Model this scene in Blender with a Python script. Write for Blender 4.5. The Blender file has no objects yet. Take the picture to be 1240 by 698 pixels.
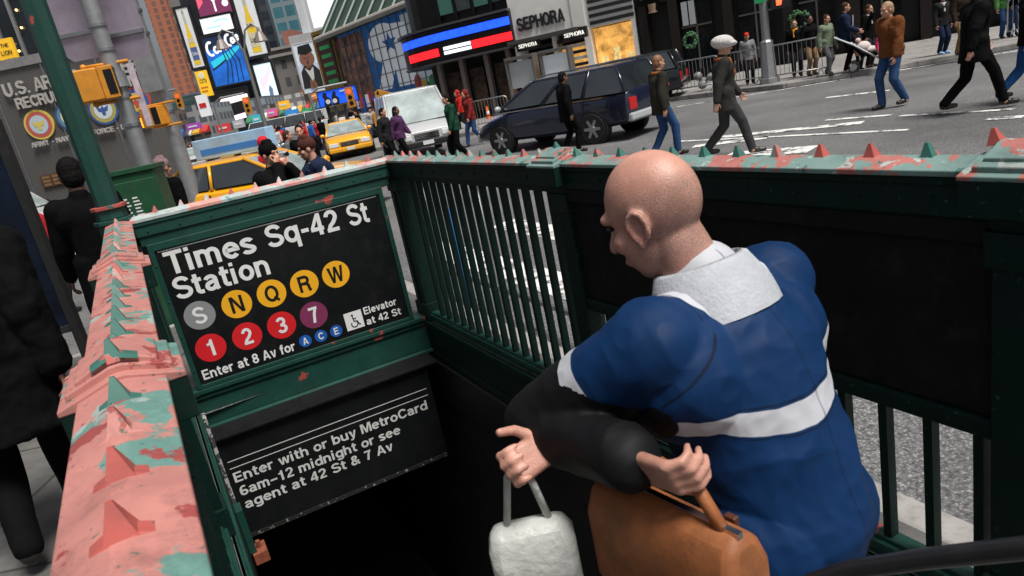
import bpy, bmesh, math, random
from mathutils import Vector, Matrix, noise
R = math.radians
rnd = random.Random(7)
sc = bpy.context.scene
col = sc.collection
# ---------------------------------------------------------------- camera, world, sun, exposure
F, PW, PH, CZ = 850.0, 1240.0, 698.0, 1.93
ROLL, PITCH = R(11.6), R(16.6)
fw = Vector((0, math.cos(PITCH), -math.sin(PITCH)))
r0 = Vector((1, 0, 0)); u0 = r0.cross(fw)
rt = math.cos(ROLL) * r0 - math.sin(ROLL) * u0
up = math.sin(ROLL) * r0 + math.cos(ROLL) * u0
CAM = Vector((0, 0, CZ))
cd = bpy.data.cameras.new('camera'); co = bpy.data.objects.new('camera', cd); col.objects.link(co)
cd.sensor_width = 36; cd.lens = F / PW * 36; cd.clip_start = .02; cd.clip_end = 2000
m = Matrix((rt, up, -fw)).transposed().to_4x4(); m.translation = CAM; co.matrix_world = m
cd.dof.use_dof = True; cd.dof.focus_distance = 5.6; cd.dof.aperture_fstop = 10
sc.camera = co
SUN_EL, SUN_AZ = 65, 140            # azimuth clockwise from +Y (north)
w = bpy.data.worlds.new('World'); sc.world = w; w.use_nodes = True
nt = w.node_tree; bg = nt.nodes['Background']
sky = nt.nodes.new('ShaderNodeTexSky'); sky.sky_type = 'NISHITA'; sky.sun_disc = False
sky.sun_elevation = R(SUN_EL); sky.sun_rotation = R(SUN_AZ); sky.dust_density = 4; sky.air_density = 1
hs = nt.nodes.new('ShaderNodeHueSaturation'); hs.inputs['Saturation'].default_value = .35
nt.links.new(sky.outputs[0], hs.inputs['Color']); nt.links.new(hs.outputs[0], bg.inputs[0])
bg.inputs[1].default_value = .05
sd = bpy.data.lights.new('sun', 'SUN'); sd.energy = 3.2; sd.angle = R(20); sd.color = (1, .96, .9)
so = bpy.data.objects.new('sun', sd); col.objects.link(so)
sv = Vector((math.sin(R(SUN_AZ)) * math.cos(R(SUN_EL)), math.cos(R(SUN_AZ)) * math.cos(R(SUN_EL)), math.sin(R(SUN_EL))))
so.rotation_euler = sv.to_track_quat('Z', 'Y').to_euler(); so.location = (0, 0, 30)
sc.view_settings.view_transform = 'Standard'; sc.view_settings.look = 'None'
sc.view_settings.exposure = .52; sc.view_settings.gamma = 1
sc.cycles.max_bounces = 6; sc.cycles.use_denoising = True

def ray(x, y): return rt * ((x - PW / 2) / F) - up * ((y - PH / 2) / F) + fw
def on_z(x, y, z): d = ray(x, y); return CAM + d * ((z - CZ) / d.z)
def on_y(x, y, Y): d = ray(x, y); return CAM + d * (Y / d.y)
def on_d(x, y, t): return CAM + ray(x, y) * t
def on_plane(x, y, p, n):
    d = ray(x, y); return CAM + d * ((Vector(p) - CAM).dot(Vector(n)) / d.dot(Vector(n)))
# ---------------------------------------------------------------- materials
MATS = {}
def M(name, c, rough=.6, metal=0, var=.15, scale=6, bump=0, bscale=40, emit=0, spec=.5, coat=0, alpha=None, c2=None, dirt=0, ior=None):
    if name in MATS: return MATS[name]
    mt = bpy.data.materials.new(name); mt.use_nodes = True; n = mt.node_tree; N = n.nodes; L = n.links
    b = N['Principled BSDF']; MATS[name] = mt
    b.inputs['Roughness'].default_value = rough; b.inputs['Metallic'].default_value = metal
    b.inputs['Specular IOR Level'].default_value = spec
    if ior: b.inputs['IOR'].default_value = ior
    if coat: b.inputs['Coat Weight'].default_value = coat; b.inputs['Coat Roughness'].default_value = .08
    tc = N.new('ShaderNodeTexCoord')
    nz = N.new('ShaderNodeTexNoise'); nz.inputs['Scale'].default_value = scale; nz.inputs['Detail'].default_value = 8; nz.inputs['Roughness'].default_value = .65
    L.new(tc.outputs['Object'], nz.inputs['Vector'])
    rp = N.new('ShaderNodeValToRGB'); lo, hi = 1 - var, 1 + var
    cc2 = c2 or c
    rp.color_ramp.elements[0].position = .3; rp.color_ramp.elements[1].position = .7
    rp.color_ramp.elements[0].color = tuple(min(1, x * lo) for x in c) + (1,)
    rp.color_ramp.elements[1].color = tuple(min(1, x * hi) for x in cc2) + (1,)
    L.new(nz.outputs[0], rp.inputs[0]); src = rp.outputs[0]
    if dirt:
        n2 = N.new('ShaderNodeTexNoise'); n2.inputs['Scale'].default_value = scale * 2.3; n2.inputs['Detail'].default_value = 10; n2.inputs['Roughness'].default_value = .75
        L.new(tc.outputs['Object'], n2.inputs['Vector'])
        r2 = N.new('ShaderNodeValToRGB'); r2.color_ramp.elements[0].position = .5; r2.color_ramp.elements[1].position = .72
        r2.color_ramp.elements[0].color = (0, 0, 0, 1); r2.color_ramp.elements[1].color = (dirt,) * 3 + (1,)
        L.new(n2.outputs[0], r2.inputs[0]); mx = N.new('ShaderNodeMix'); mx.data_type = 'RGBA'
        L.new(r2.outputs[0], mx.inputs[0]); L.new(src, mx.inputs[6]); mx.inputs[7].default_value = (.06, .05, .04, 1); src = mx.outputs[2]
        rr = N.new('ShaderNodeMapRange'); rr.inputs[3].default_value = max(.05, rough - .1); rr.inputs[4].default_value = min(1, rough + .3)
        L.new(n2.outputs[0], rr.inputs[0]); L.new(rr.outputs[0], b.inputs['Roughness'])
    L.new(src, b.inputs['Base Color'])
    if emit: L.new(src, b.inputs['Emission Color']); b.inputs['Emission Strength'].default_value = emit
    if bump:
        n3 = N.new('ShaderNodeTexNoise'); n3.inputs['Scale'].default_value = bscale; n3.inputs['Detail'].default_value = 6
        L.new(tc.outputs['Object'], n3.inputs['Vector']); bp = N.new('ShaderNodeBump'); bp.inputs['Strength'].default_value = bump; bp.inputs['Distance'].default_value = .02
        L.new(n3.outputs[0], bp.inputs['Height']); L.new(bp.outputs[0], b.inputs['Normal'])
    if alpha is not None: b.inputs['Transmission Weight'].default_value = 1 - alpha; b.inputs['IOR'].default_value = 1.1
    return mt
def peel(name, layers, scale=3.2, rough=.45, stretch=(1, 1, 1), bump=.25, spec=.5, grime=.55, chip=(.03, .1, .085)):
    """worn paint: layers = [(threshold, colour)...] of coats showing through one noise field each"""
    mt = bpy.data.materials.new(name); mt.use_nodes = True; n = mt.node_tree; N = n.nodes; L = n.links
    b = N['Principled BSDF']; MATS[name] = mt; b.inputs['Roughness'].default_value = rough; b.inputs['Specular IOR Level'].default_value = spec
    tc = N.new('ShaderNodeTexCoord'); mp = N.new('ShaderNodeMapping'); mp.inputs['Scale'].default_value = stretch
    L.new(tc.outputs['Object'], mp.inputs[0]); src = None; hsrc = None
    for i, (th, c) in enumerate(layers):
        vz = N.new('ShaderNodeTexNoise'); vz.inputs['Scale'].default_value = 9; vz.inputs['Detail'].default_value = 4
        L.new(mp.outputs[0], vz.inputs['Vector'])
        rp = N.new('ShaderNodeValToRGB'); rp.color_ramp.elements[0].color = tuple(x * .86 for x in c) + (1,); rp.color_ramp.elements[1].color = tuple(min(1, x * 1.16) for x in c) + (1,)
        rp.color_ramp.elements[0].position = .3; rp.color_ramp.elements[1].position = .7
        L.new(vz.outputs[0], rp.inputs[0])
        if src is None: src = rp.outputs[0]; continue
        nz = N.new('ShaderNodeTexNoise'); nz.noise_dimensions = '4D'; nz.inputs['W'].default_value = i * 3.7; nz.inputs['Scale'].default_value = scale * (1 + .5 * i)
        nz.inputs['Detail'].default_value = 7; nz.inputs['Roughness'].default_value = .6; nz.inputs['Distortion'].default_value = .4
        L.new(mp.outputs[0], nz.inputs['Vector'])
        mr = N.new('ShaderNodeMapRange'); mr.inputs[1].default_value = th - .008; mr.inputs[2].default_value = th + .008
        L.new(nz.outputs[0], mr.inputs[0]); mx = N.new('ShaderNodeMix'); mx.data_type = 'RGBA'
        L.new(mr.outputs[0], mx.inputs[0]); L.new(src, mx.inputs[6]); L.new(rp.outputs[0], mx.inputs[7]); src = mx.outputs[2]
        if hsrc is None: hsrc = mr.outputs[0]
        else:
            ad = N.new('ShaderNodeMath'); ad.operation = 'MAXIMUM'; L.new(hsrc, ad.inputs[0]); L.new(mr.outputs[0], ad.inputs[1]); hsrc = ad.outputs[0]
    gn = N.new('ShaderNodeTexNoise'); gn.inputs['Scale'].default_value = 7; gn.inputs['Detail'].default_value = 12; gn.inputs['Roughness'].default_value = .8; L.new(tc.outputs['Object'], gn.inputs['Vector'])
    gr = N.new('ShaderNodeMapRange'); gr.inputs[1].default_value = .5; gr.inputs[2].default_value = .78; gr.inputs[3].default_value = 0; gr.inputs[4].default_value = grime; L.new(gn.outputs[0], gr.inputs[0])
    gx = N.new('ShaderNodeMix'); gx.data_type = 'RGBA'; L.new(gr.outputs[0], gx.inputs[0]); L.new(src, gx.inputs[6]); gx.inputs[7].default_value = (.035, .03, .028, 1); src = gx.outputs[2]
    fs = N.new('ShaderNodeTexNoise'); fs.inputs['Scale'].default_value = 60; fs.inputs['Detail'].default_value = 5; L.new(tc.outputs['Object'], fs.inputs['Vector'])
    fr = N.new('ShaderNodeMapRange'); fr.inputs[1].default_value = .66; fr.inputs[2].default_value = .69; fr.inputs[4].default_value = .75; L.new(fs.outputs[0], fr.inputs[0])
    fx = N.new('ShaderNodeMix'); fx.data_type = 'RGBA'; L.new(fr.outputs[0], fx.inputs[0]); L.new(src, fx.inputs[6]); fx.inputs[7].default_value = chip + (1,); src = fx.outputs[2]
    rr = N.new('ShaderNodeMapRange'); rr.inputs[3].default_value = rough - .1; rr.inputs[4].default_value = rough + .25; L.new(gn.outputs[0], rr.inputs[0]); L.new(rr.outputs[0], b.inputs['Roughness'])
    L.new(src, b.inputs['Base Color'])
    if hsrc and bump:
        bp = N.new('ShaderNodeBump'); bp.inputs['Strength'].default_value = bump; bp.inputs['Distance'].default_value = .002
        L.new(hsrc, bp.inputs['Height']); L.new(bp.outputs[0], b.inputs['Normal'])
    return mt
def asphalt_mat():
    mt = bpy.data.materials.new('asphalt'); mt.use_nodes = True; n = mt.node_tree; N = n.nodes; L = n.links; b = N['Principled BSDF']
    tc = N.new('ShaderNodeTexCoord'); b.inputs['Roughness'].default_value = .62
    big = N.new('ShaderNodeTexNoise'); big.inputs['Scale'].default_value = .35; big.inputs['Detail'].default_value = 8; big.inputs['Roughness'].default_value = .7
    r1 = N.new('ShaderNodeValToRGB'); r1.color_ramp.elements[0].position = .35; r1.color_ramp.elements[1].position = .68
    r1.color_ramp.elements[0].color = (.1, .1, .103, 1); r1.color_ramp.elements[1].color = (.19, .19, .192, 1)
    v = N.new('ShaderNodeTexVoronoi'); v.inputs['Scale'].default_value = 70
    r2 = N.new('ShaderNodeValToRGB'); r2.color_ramp.elements[0].position = .12; r2.color_ramp.elements[1].position = .5
    r2.color_ramp.elements[0].color = (1.9, 1.9, 1.9, 1); r2.color_ramp.elements[1].color = (.75, .75, .75, 1)
    fine = N.new('ShaderNodeTexNoise'); fine.inputs['Scale'].default_value = 38; fine.inputs['Detail'].default_value = 6
    r3 = N.new('ShaderNodeValToRGB'); r3.color_ramp.elements[0].position = .36; r3.color_ramp.elements[1].position = .72
    r3.color_ramp.elements[0].color = (.55, .55, .55, 1); r3.color_ramp.elements[1].color = (1.6, 1.6, 1.6, 1)
    for q in (big, v, fine): L.new(tc.outputs['Object'], q.inputs['Vector'])
    L.new(big.outputs[0], r1.inputs[0]); L.new(v.outputs[0], r2.inputs[0]); L.new(fine.outputs[0], r3.inputs[0])
    m1 = N.new('ShaderNodeMix'); m1.data_type = 'RGBA'; m1.blend_type = 'MULTIPLY'; m1.inputs[0].default_value = 1
    m2 = N.new('ShaderNodeMix'); m2.data_type = 'RGBA'; m2.blend_type = 'MULTIPLY'; m2.inputs[0].default_value = 1
    L.new(r1.outputs[0], m1.inputs[6]); L.new(r2.outputs[0], m1.inputs[7]); L.new(m1.outputs[2], m2.inputs[6]); L.new(r3.outputs[0], m2.inputs[7])
    L.new(m2.outputs[2], b.inputs['Base Color'])
    bp = N.new('ShaderNodeBump'); bp.inputs['Strength'].default_value = .5; bp.inputs['Distance'].default_value = .01
    L.new(fine.outputs[0], bp.inputs['Height']); L.new(bp.outputs[0], b.inputs['Normal'])
    return mt
def worn_paint_mat(name, th=.47, c=(.72, .72, .7)):
    mt = bpy.data.materials.new(name); mt.use_nodes = True; n = mt.node_tree; N = n.nodes; L = n.links; b = N['Principled BSDF']
    tc = N.new('ShaderNodeTexCoord'); nz = N.new('ShaderNodeTexNoise'); nz.inputs['Scale'].default_value = 3.5; nz.inputs['Detail'].default_value = 12; nz.inputs['Roughness'].default_value = .75
    L.new(tc.outputs['Object'], nz.inputs['Vector'])
    rp = N.new('ShaderNodeValToRGB'); rp.color_ramp.elements[0].position = th - .04; rp.color_ramp.elements[1].position = th + .04
    rp.color_ramp.elements[0].color = (.1, .1, .102, 1); rp.color_ramp.elements[1].color = c + (1,)
    L.new(nz.outputs[0], rp.inputs[0]); L.new(rp.outputs[0], b.inputs['Base Color']); b.inputs['Roughness'].default_value = .6
    return mt
def paving_mat(name, c, sx=1.5, sy=1.5, mortar=.012, dark=.35):
    mt = bpy.data.materials.new(name); mt.use_nodes = True; n = mt.node_tree; N = n.nodes; L = n.links; b = N['Principled BSDF']
    tc = N.new('ShaderNodeTexCoord'); br = N.new('ShaderNodeTexBrick'); br.offset = 0
    br.inputs['Scale'].default_value = 1; br.inputs['Brick Width'].default_value = sx; br.inputs['Row Height'].default_value = sy; br.inputs['Mortar Size'].default_value = mortar
    br.inputs['Color1'].default_value = tuple(c) + (1,); br.inputs['Color2'].default_value = tuple(x * .82 for x in c) + (1,); br.inputs['Mortar'].default_value = tuple(x * dark for x in c) + (1,)
    L.new(tc.outputs['Object'], br.inputs['Vector'])
    nz = N.new('ShaderNodeTexNoise'); nz.inputs['Scale'].default_value = 3; nz.inputs['Detail'].default_value = 12; nz.inputs['Roughness'].default_value = .75
    L.new(tc.outputs['Object'], nz.inputs['Vector'])
    rp = N.new('ShaderNodeValToRGB'); rp.color_ramp.elements[0].color = (.5, .5, .5, 1); rp.color_ramp.elements[1].color = (1.35, 1.35, 1.35, 1); rp.color_ramp.elements[0].position = .3; rp.color_ramp.elements[1].position = .7
    L.new(nz.outputs[0], rp.inputs[0]); mx = N.new('ShaderNodeMix'); mx.data_type = 'RGBA'; mx.blend_type = 'MULTIPLY'; mx.inputs[0].default_value = 1
    L.new(br.outputs[0], mx.inputs[6]); L.new(rp.outputs[0], mx.inputs[7]); L.new(mx.outputs[2], b.inputs['Base Color']); b.inputs['Roughness'].default_value = .75
    bp = N.new('ShaderNodeBump'); bp.inputs['Strength'].default_value = .3; bp.inputs['Distance'].default_value = .01; L.new(nz.outputs[0], bp.inputs['Height']); L.new(bp.outputs[0], b.inputs['Normal'])
    return mt
def grid_mat(name, wall, glass, bw, rh, gap, gapz=None, rough=.35, emit=0):
    """facade cladding of a far tower: panes in a grid of mullions, in the tower's own coordinates (x, z)"""
    mt = bpy.data.materials.new(name); mt.use_nodes = True; n = mt.node_tree; N = n.nodes; L = n.links; b = N['Principled BSDF']
    tc = N.new('ShaderNodeTexCoord'); sp = N.new('ShaderNodeSeparateXYZ'); L.new(tc.outputs['Object'], sp.inputs[0])
    ad = N.new('ShaderNodeMath'); ad.operation = 'ADD'; L.new(sp.outputs[0], ad.inputs[0]); L.new(sp.outputs[1], ad.inputs[1])
    def band(src, per, g):
        d = N.new('ShaderNodeMath'); d.operation = 'DIVIDE'; L.new(src, d.inputs[0]); d.inputs[1].default_value = per
        f = N.new('ShaderNodeMath'); f.operation = 'FRACT'; L.new(d.outputs[0], f.inputs[0])
        q = N.new('ShaderNodeMath'); q.operation = 'GREATER_THAN'; L.new(f.outputs[0], q.inputs[0]); q.inputs[1].default_value = g; return q.outputs[0]
    a1 = band(ad.outputs[0], bw, gap); a2 = band(sp.outputs[2], rh, gapz if gapz is not None else gap)
    mu = N.new('ShaderNodeMath'); mu.operation = 'MULTIPLY'; L.new(a1, mu.inputs[0]); L.new(a2, mu.inputs[1])
    nz = N.new('ShaderNodeTexNoise'); nz.inputs['Scale'].default_value = .25; nz.inputs['Detail'].default_value = 8; L.new(tc.outputs['Object'], nz.inputs['Vector'])
    mg = N.new('ShaderNodeMix'); mg.data_type = 'RGBA'; L.new(nz.outputs[0], mg.inputs[0]); mg.inputs[6].default_value = tuple(x * .5 for x in glass) + (1,); mg.inputs[7].default_value = tuple(min(1, x * 1.6) for x in glass) + (1,)
    mx = N.new('ShaderNodeMix'); mx.data_type = 'RGBA'; L.new(mu.outputs[0], mx.inputs[0]); mx.inputs[6].default_value = tuple(wall) + (1,); L.new(mg.outputs[2], mx.inputs[7])
    L.new(mx.outputs[2], b.inputs['Base Color']); b.inputs['Roughness'].default_value = rough
    return mt
# ---------------------------------------------------------------- mesh builder
def basis(d):
    d = Vector(d).normalized(); a = Vector((0, 0, 1)) if abs(d.z) < .9 else Vector((1, 0, 0))
    x = d.cross(a).normalized(); return x, d.cross(x).normalized(), d
TXT = {}
def text_geo(s, bold=.022):
    k = (s, bold)
    if k in TXT: return TXT[k]
    cu = bpy.data.curves.new('t', 'FONT'); cu.body = s; cu.size = 1; cu.offset = bold; cu.resolution_u = 5; cu.space_character = 1.04
    ob = bpy.data.objects.new('t', cu); col.objects.link(ob); bpy.context.view_layer.update()
    me = bpy.data.meshes.new_from_object(ob.evaluated_get(bpy.context.evaluated_depsgraph_get()))
    v = [(q.co.x, q.co.y) for q in me.vertices]; f = [tuple(p.vertices) for p in me.polygons]
    bpy.data.objects.remove(ob); bpy.data.curves.remove(cu); bpy.data.meshes.remove(me)
    TXT[k] = (v, f); return TXT[k]
class MB:
    def __init__(s): s.v = []; s.f = []; s.m = []; s.T = None
    def add(s, vs, fs, mi=0):
        o = len(s.v); s.v += [Vector(p) for p in vs]; s.f += [tuple(o + i for i in f) for f in fs]; s.m += [mi] * len(fs); return s
    def box(s, c, d, rz=0, mi=0, rot=None):
        x, y, z = d[0] / 2, d[1] / 2, d[2] / 2
        rm = rot or Matrix.Rotation(rz, 3, 'Z'); c = Vector(c)
        vs = [c + rm @ Vector((a * x, b * y, e * z)) for e in (-1, 1) for a, b in ((-1, -1), (1, -1), (1, 1), (-1, 1))]
        return s.add(vs, [(3, 2, 1, 0), (4, 5, 6, 7), (0, 1, 5, 4), (1, 2, 6, 5), (2, 3, 7, 6), (3, 0, 4, 7)], mi)
    def b2(s, a, b, mi=0): return s.box([(p + q) / 2 for p, q in zip(a, b)], [abs(q - p) for p, q in zip(a, b)], 0, mi)
    def prism(s, pts, vec, mi=0):
        n = len(pts); vec = Vector(vec); vs = [Vector(p) for p in pts] + [Vector(p) + vec for p in pts]
        return s.add(vs, [tuple(range(n))[::-1], tuple(range(n, 2 * n))] + [(i, (i + 1) % n, n + (i + 1) % n, n + i) for i in range(n)], mi)
    def poly(s, pts, mi=0): return s.add(pts, [tuple(range(len(pts)))], mi)
    def cyl(s, p0, p1, r0, r1=None, n=12, mi=0, cap=True):
        r1 = r0 if r1 is None else r1; p0, p1 = Vector(p0), Vector(p1); x, y, d = basis(p1 - p0); vs = []
        for p, r in ((p0, r0), (p1, r1)): vs += [p + (x * math.cos(t) + y * math.sin(t)) * r for t in [2 * math.pi * i / n for i in range(n)]]
        fs = [(i, (i + 1) % n, n + (i + 1) % n, n + i) for i in range(n)]
        if cap: fs += [tuple(range(n))[::-1], tuple(range(n, 2 * n))]
        return s.add(vs, fs, mi)
    def tube(s, pts, r, n=8, mi=0):
        pts = [Vector(p) for p in pts]; vs = []; k = len(pts); rr = r if isinstance(r, (list, tuple)) else [r] * k; px = None
        for i, p in enumerate(pts):
            d = (pts[min(i + 1, k - 1)] - pts[max(i - 1, 0)]).normalized()
            x = basis(d)[0] if px is None else (px - d * px.dot(d)).normalized()
            px = x; y = d.cross(x)
            vs += [p + (x * math.cos(t) + y * math.sin(t)) * rr[i] for t in [2 * math.pi * j / n for j in range(n)]]
        fs = [(i * n + j, i * n + (j + 1) % n, (i + 1) * n + (j + 1) % n, (i + 1) * n + j) for i in range(k - 1) for j in range(n)]
        return s.add(vs, fs + [tuple(range(n))[::-1], tuple(range((k - 1) * n, k * n))], mi)
    def ell(s, c, r, rot=None, nu=16, nv=10, mi=0):
        c = Vector(c); r = r if isinstance(r, (list, tuple)) else (r, r, r); vs = []
        for i in range(1, nv):
            ph = math.pi * i / nv
            for j in range(nu): th = 2 * math.pi * j / nu; vs.append(Vector((r[0] * math.sin(ph) * math.cos(th), r[1] * math.sin(ph) * math.sin(th), r[2] * math.cos(ph))))
        vs += [Vector((0, 0, r[2])), Vector((0, 0, -r[2]))]
        if rot is not None: vs = [rot @ p for p in vs]
        a = (nv - 1) * nu
        fs = [(i * nu + j, (i + 1) * nu + j, (i + 1) * nu + (j + 1) % nu, i * nu + (j + 1) % nu) for i in range(nv - 2) for j in range(nu)]
        fs += [(a, j, (j + 1) % nu) for j in range(nu)] + [(a + 1, (nv - 2) * nu + (j + 1) % nu, (nv - 2) * nu + j) for j in range(nu)]
        return s.add([c + p for p in vs], fs, mi)
    CN = 12
    def cap(s, p0, r0, p1, r1, n=None):           # tapered capsule (closed)
        n = n or MB.CN; p0, p1 = Vector(p0), Vector(p1); x, y, d = basis(p1 - p0 if (p1 - p0).length > 1e-6 else Vector((0, 0, 1))); vs = []; rings = []
        for t in (-.97, -.87, -.7, -.5, -.25, 0): rings.append((p0 + d * (r0 * t), r0 * math.sqrt(max(0, 1 - t * t))))
        for t in (0, .25, .5, .7, .87, .97): rings.append((p1 + d * (r1 * t), r1 * math.sqrt(max(0, 1 - t * t))))
        for p, r in rings: vs += [p + (x * math.cos(t) + y * math.sin(t)) * r for t in [2 * math.pi * j / n for j in range(n)]]
        k = len(rings)
        fs = [(i * n + j, i * n + (j + 1) % n, (i + 1) * n + (j + 1) % n, (i + 1) * n + j) for i in range(k - 1) for j in range(n)]
        return s.add(vs, fs + [tuple(range(n))[::-1], tuple(range((k - 1) * n, k * n))], 0)
    def loft(s, secs, mi=0, closed=True, capends=True):
        n = len(secs[0]); vs = [Vector(p) for q in secs for p in q]; fs = []
        for i in range(len(secs) - 1):
            for j in range(n if closed else n - 1): fs.append((i * n + j, i * n + (j + 1) % n, (i + 1) * n + (j + 1) % n, (i + 1) * n + j))
        if capends: fs += [tuple(range(n))[::-1], tuple(range((len(secs) - 1) * n, len(secs) * n))]
        return s.add(vs, fs, mi)
    def disc(s, c, r, xd, yd, n=32, mi=0, depth=None):
        c, xd, yd = Vector(c), Vector(xd), Vector(yd)
        pts = [c + xd * (r * math.cos(t)) + yd * (r * math.sin(t)) for t in [2 * math.pi * i / n for i in range(n)]]
        return s.prism(pts, depth, mi) if depth is not None else s.poly(pts, mi)
    def text(s, t, o, xd, yd, width=None, cap=None, mi=0, bold=.022, thick=0, right=None):
        """letters from baseline point o; cap = capital height; width squeezes the line to that length"""
        v, f = text_geo(t, bold); H = .73; x0 = min(p[0] for p in v); x1 = max(p[0] for p in v)
        o, xd, yd = Vector(o), Vector(xd), Vector(yd)
        sy = cap / H if cap else width / (x1 - x0); sx = width / (x1 - x0) if width else sy
        off = 0 if right is None else -(x1 - x0) * sx * right
        P = [o + xd * ((p[0] - x0) * sx + off) + yd * (p[1] * sy) for p in v]
        if not thick: return s.add(P, f, mi)
        nrm = xd.cross(yd).normalized() * thick; n = len(P)
        from collections import Counter
        ec = Counter(); 
        for q in f:
            for i in range(len(q)): ec[(q[i], q[(i + 1) % len(q)])] += 1
        sides = [(a, b, b + n, a + n) for (a, b) in ec if (b, a) not in ec]
        return s.add(P + [p + nrm for p in P], [tuple(q)[::-1] for q in f] + [tuple(i + n for i in q) for q in f] + sides, mi)
    def build(s, name, mats, parent=None, smooth=False, bevel=0, seg=2, world=None):
        if world is not None:
            iv = world.inverted(); s.v = [iv @ p for p in s.v]
        me = bpy.data.meshes.new(name); me.from_pydata([tuple(p) for p in s.v], [], s.f)
        ms = mats if isinstance(mats, (list, tuple)) else [mats]
        for q in ms: me.materials.append(q)
        if len(ms) > 1: me.polygons.foreach_set('material_index', s.m)
        bm = bmesh.new(); bm.from_mesh(me); bmesh.ops.recalc_face_normals(bm, faces=bm.faces[:]); bm.to_mesh(me); bm.free()
        if smooth:
            me.polygons.foreach_set('use_smooth', [True] * len(me.polygons))
            if smooth == 'auto': me.set_sharp_from_angle(angle=R(38))
        ob = bpy.data.objects.new(name, me); col.objects.link(ob)
        if parent is not None: ob.parent = parent
        if bevel:
            bv = ob.modifiers.new('edge', 'BEVEL'); bv.width = bevel; bv.segments = seg; bv.limit_method = 'ANGLE'; bv.angle_limit = R(40)
        return ob
def tag(o, label=None, cat=None, group=None, kind=None):
    if label: o['label'] = label
    if cat: o['category'] = cat
    if group: o['group'] = group
    if kind: o['kind'] = kind
    return o
def thing(name, label, cat, loc=(0, 0, 0), rz=0, group=None):
    o = bpy.data.objects.new(name, None); col.objects.link(o); o.location = loc; o.rotation_euler = (0, 0, rz); o.empty_display_size = .2
    return tag(o, label, cat, group)
def mw(loc, rz): return Matrix.Translation(Vector(loc)) @ Matrix.Rotation(rz, 4, 'Z')
def solo(name, label, cat, mb, mats, group=None, kind=None, **k):
    if kind != 'structure' and mb.v:
        xs = [p.x for p in mb.v]; ys = [p.y for p in mb.v]; o = Vector(((min(xs) + max(xs)) / 2, (min(ys) + max(ys)) / 2, min(p.z for p in mb.v)))
        mb.v = [p - o for p in mb.v]; ob = mb.build(name, mats, **k); ob.location = o
    else: ob = mb.build(name, mats, **k)
    return tag(ob, label, cat, group, kind)
def copy_thing(t, loc=None, rz=None, label=None):
    c = t.copy(); col.objects.link(c)
    if loc is not None: c.location = loc
    if rz is not None: c.rotation_euler = (0, 0, rz)
    if label: c['label'] = label
    for ch in list(t.children):
        k = ch.copy(); col.objects.link(k); k.parent = c
        for g in list(ch.children): h = g.copy(); col.objects.link(h); h.parent = k
    return c
X, Yv, Z = Vector((1, 0, 0)), Vector((0, 1, 0)), Vector((0, 0, 1))
def boardf(px, Y):
    """frontal upright rectangle from three pixels (bottom-left, bottom-right, top-left) at distance Y"""
    a, b, c = (on_y(p[0], p[1], Y) for p in px); return a.x, b.x, (a.z + b.z) / 2, c.z
# ---------------------------------------------------------------- grotesque sign lettering drawn stroke by stroke (cap height 1)
def AR(cx, cy, rx, ry, a0, a1):
    n = max(4, int(abs(a1 - a0) / 15)); return [(cx + rx * math.cos(R(a0 + (a1 - a0) * i / n)), cy + ry * math.sin(R(a0 + (a1 - a0) * i / n))) for i in range(n + 1)]
def s_(*p): return ('s', list(p))
def st_(x, a, b): return ('s', [(x, a), (x, b)])
def ba_(a, b, y): return ('s', [(a, y), (b, y)])
def p_(*p): return ('p', list(p))
def o_(cx, cy, rx, ry): return ('o', AR(cx, cy, rx, ry, 0, 360)[:-1])
SBIG = s_(*(AR(.36, .72, .25, .2, 12, 250) + AR(.37, .285, .27, .205, 70, -168)))
SSML = s_(*(AR(.27, .525, .18, .125, 15, 250) + AR(.275, .205, .195, .125, 70, -165)))
BOWL = s_(*([(.08, .92), (.38, .92)] + AR(.39, .715, .2, .205, 85, -85) + [(.38, .51), (.08, .51)]))
ARCH = s_(*([(.08, .36)] + AR(.29, .42, .21, .23, 170, 0) + [(.5, 0)]))
RING = o_(.31, .365, .23, .285)
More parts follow.
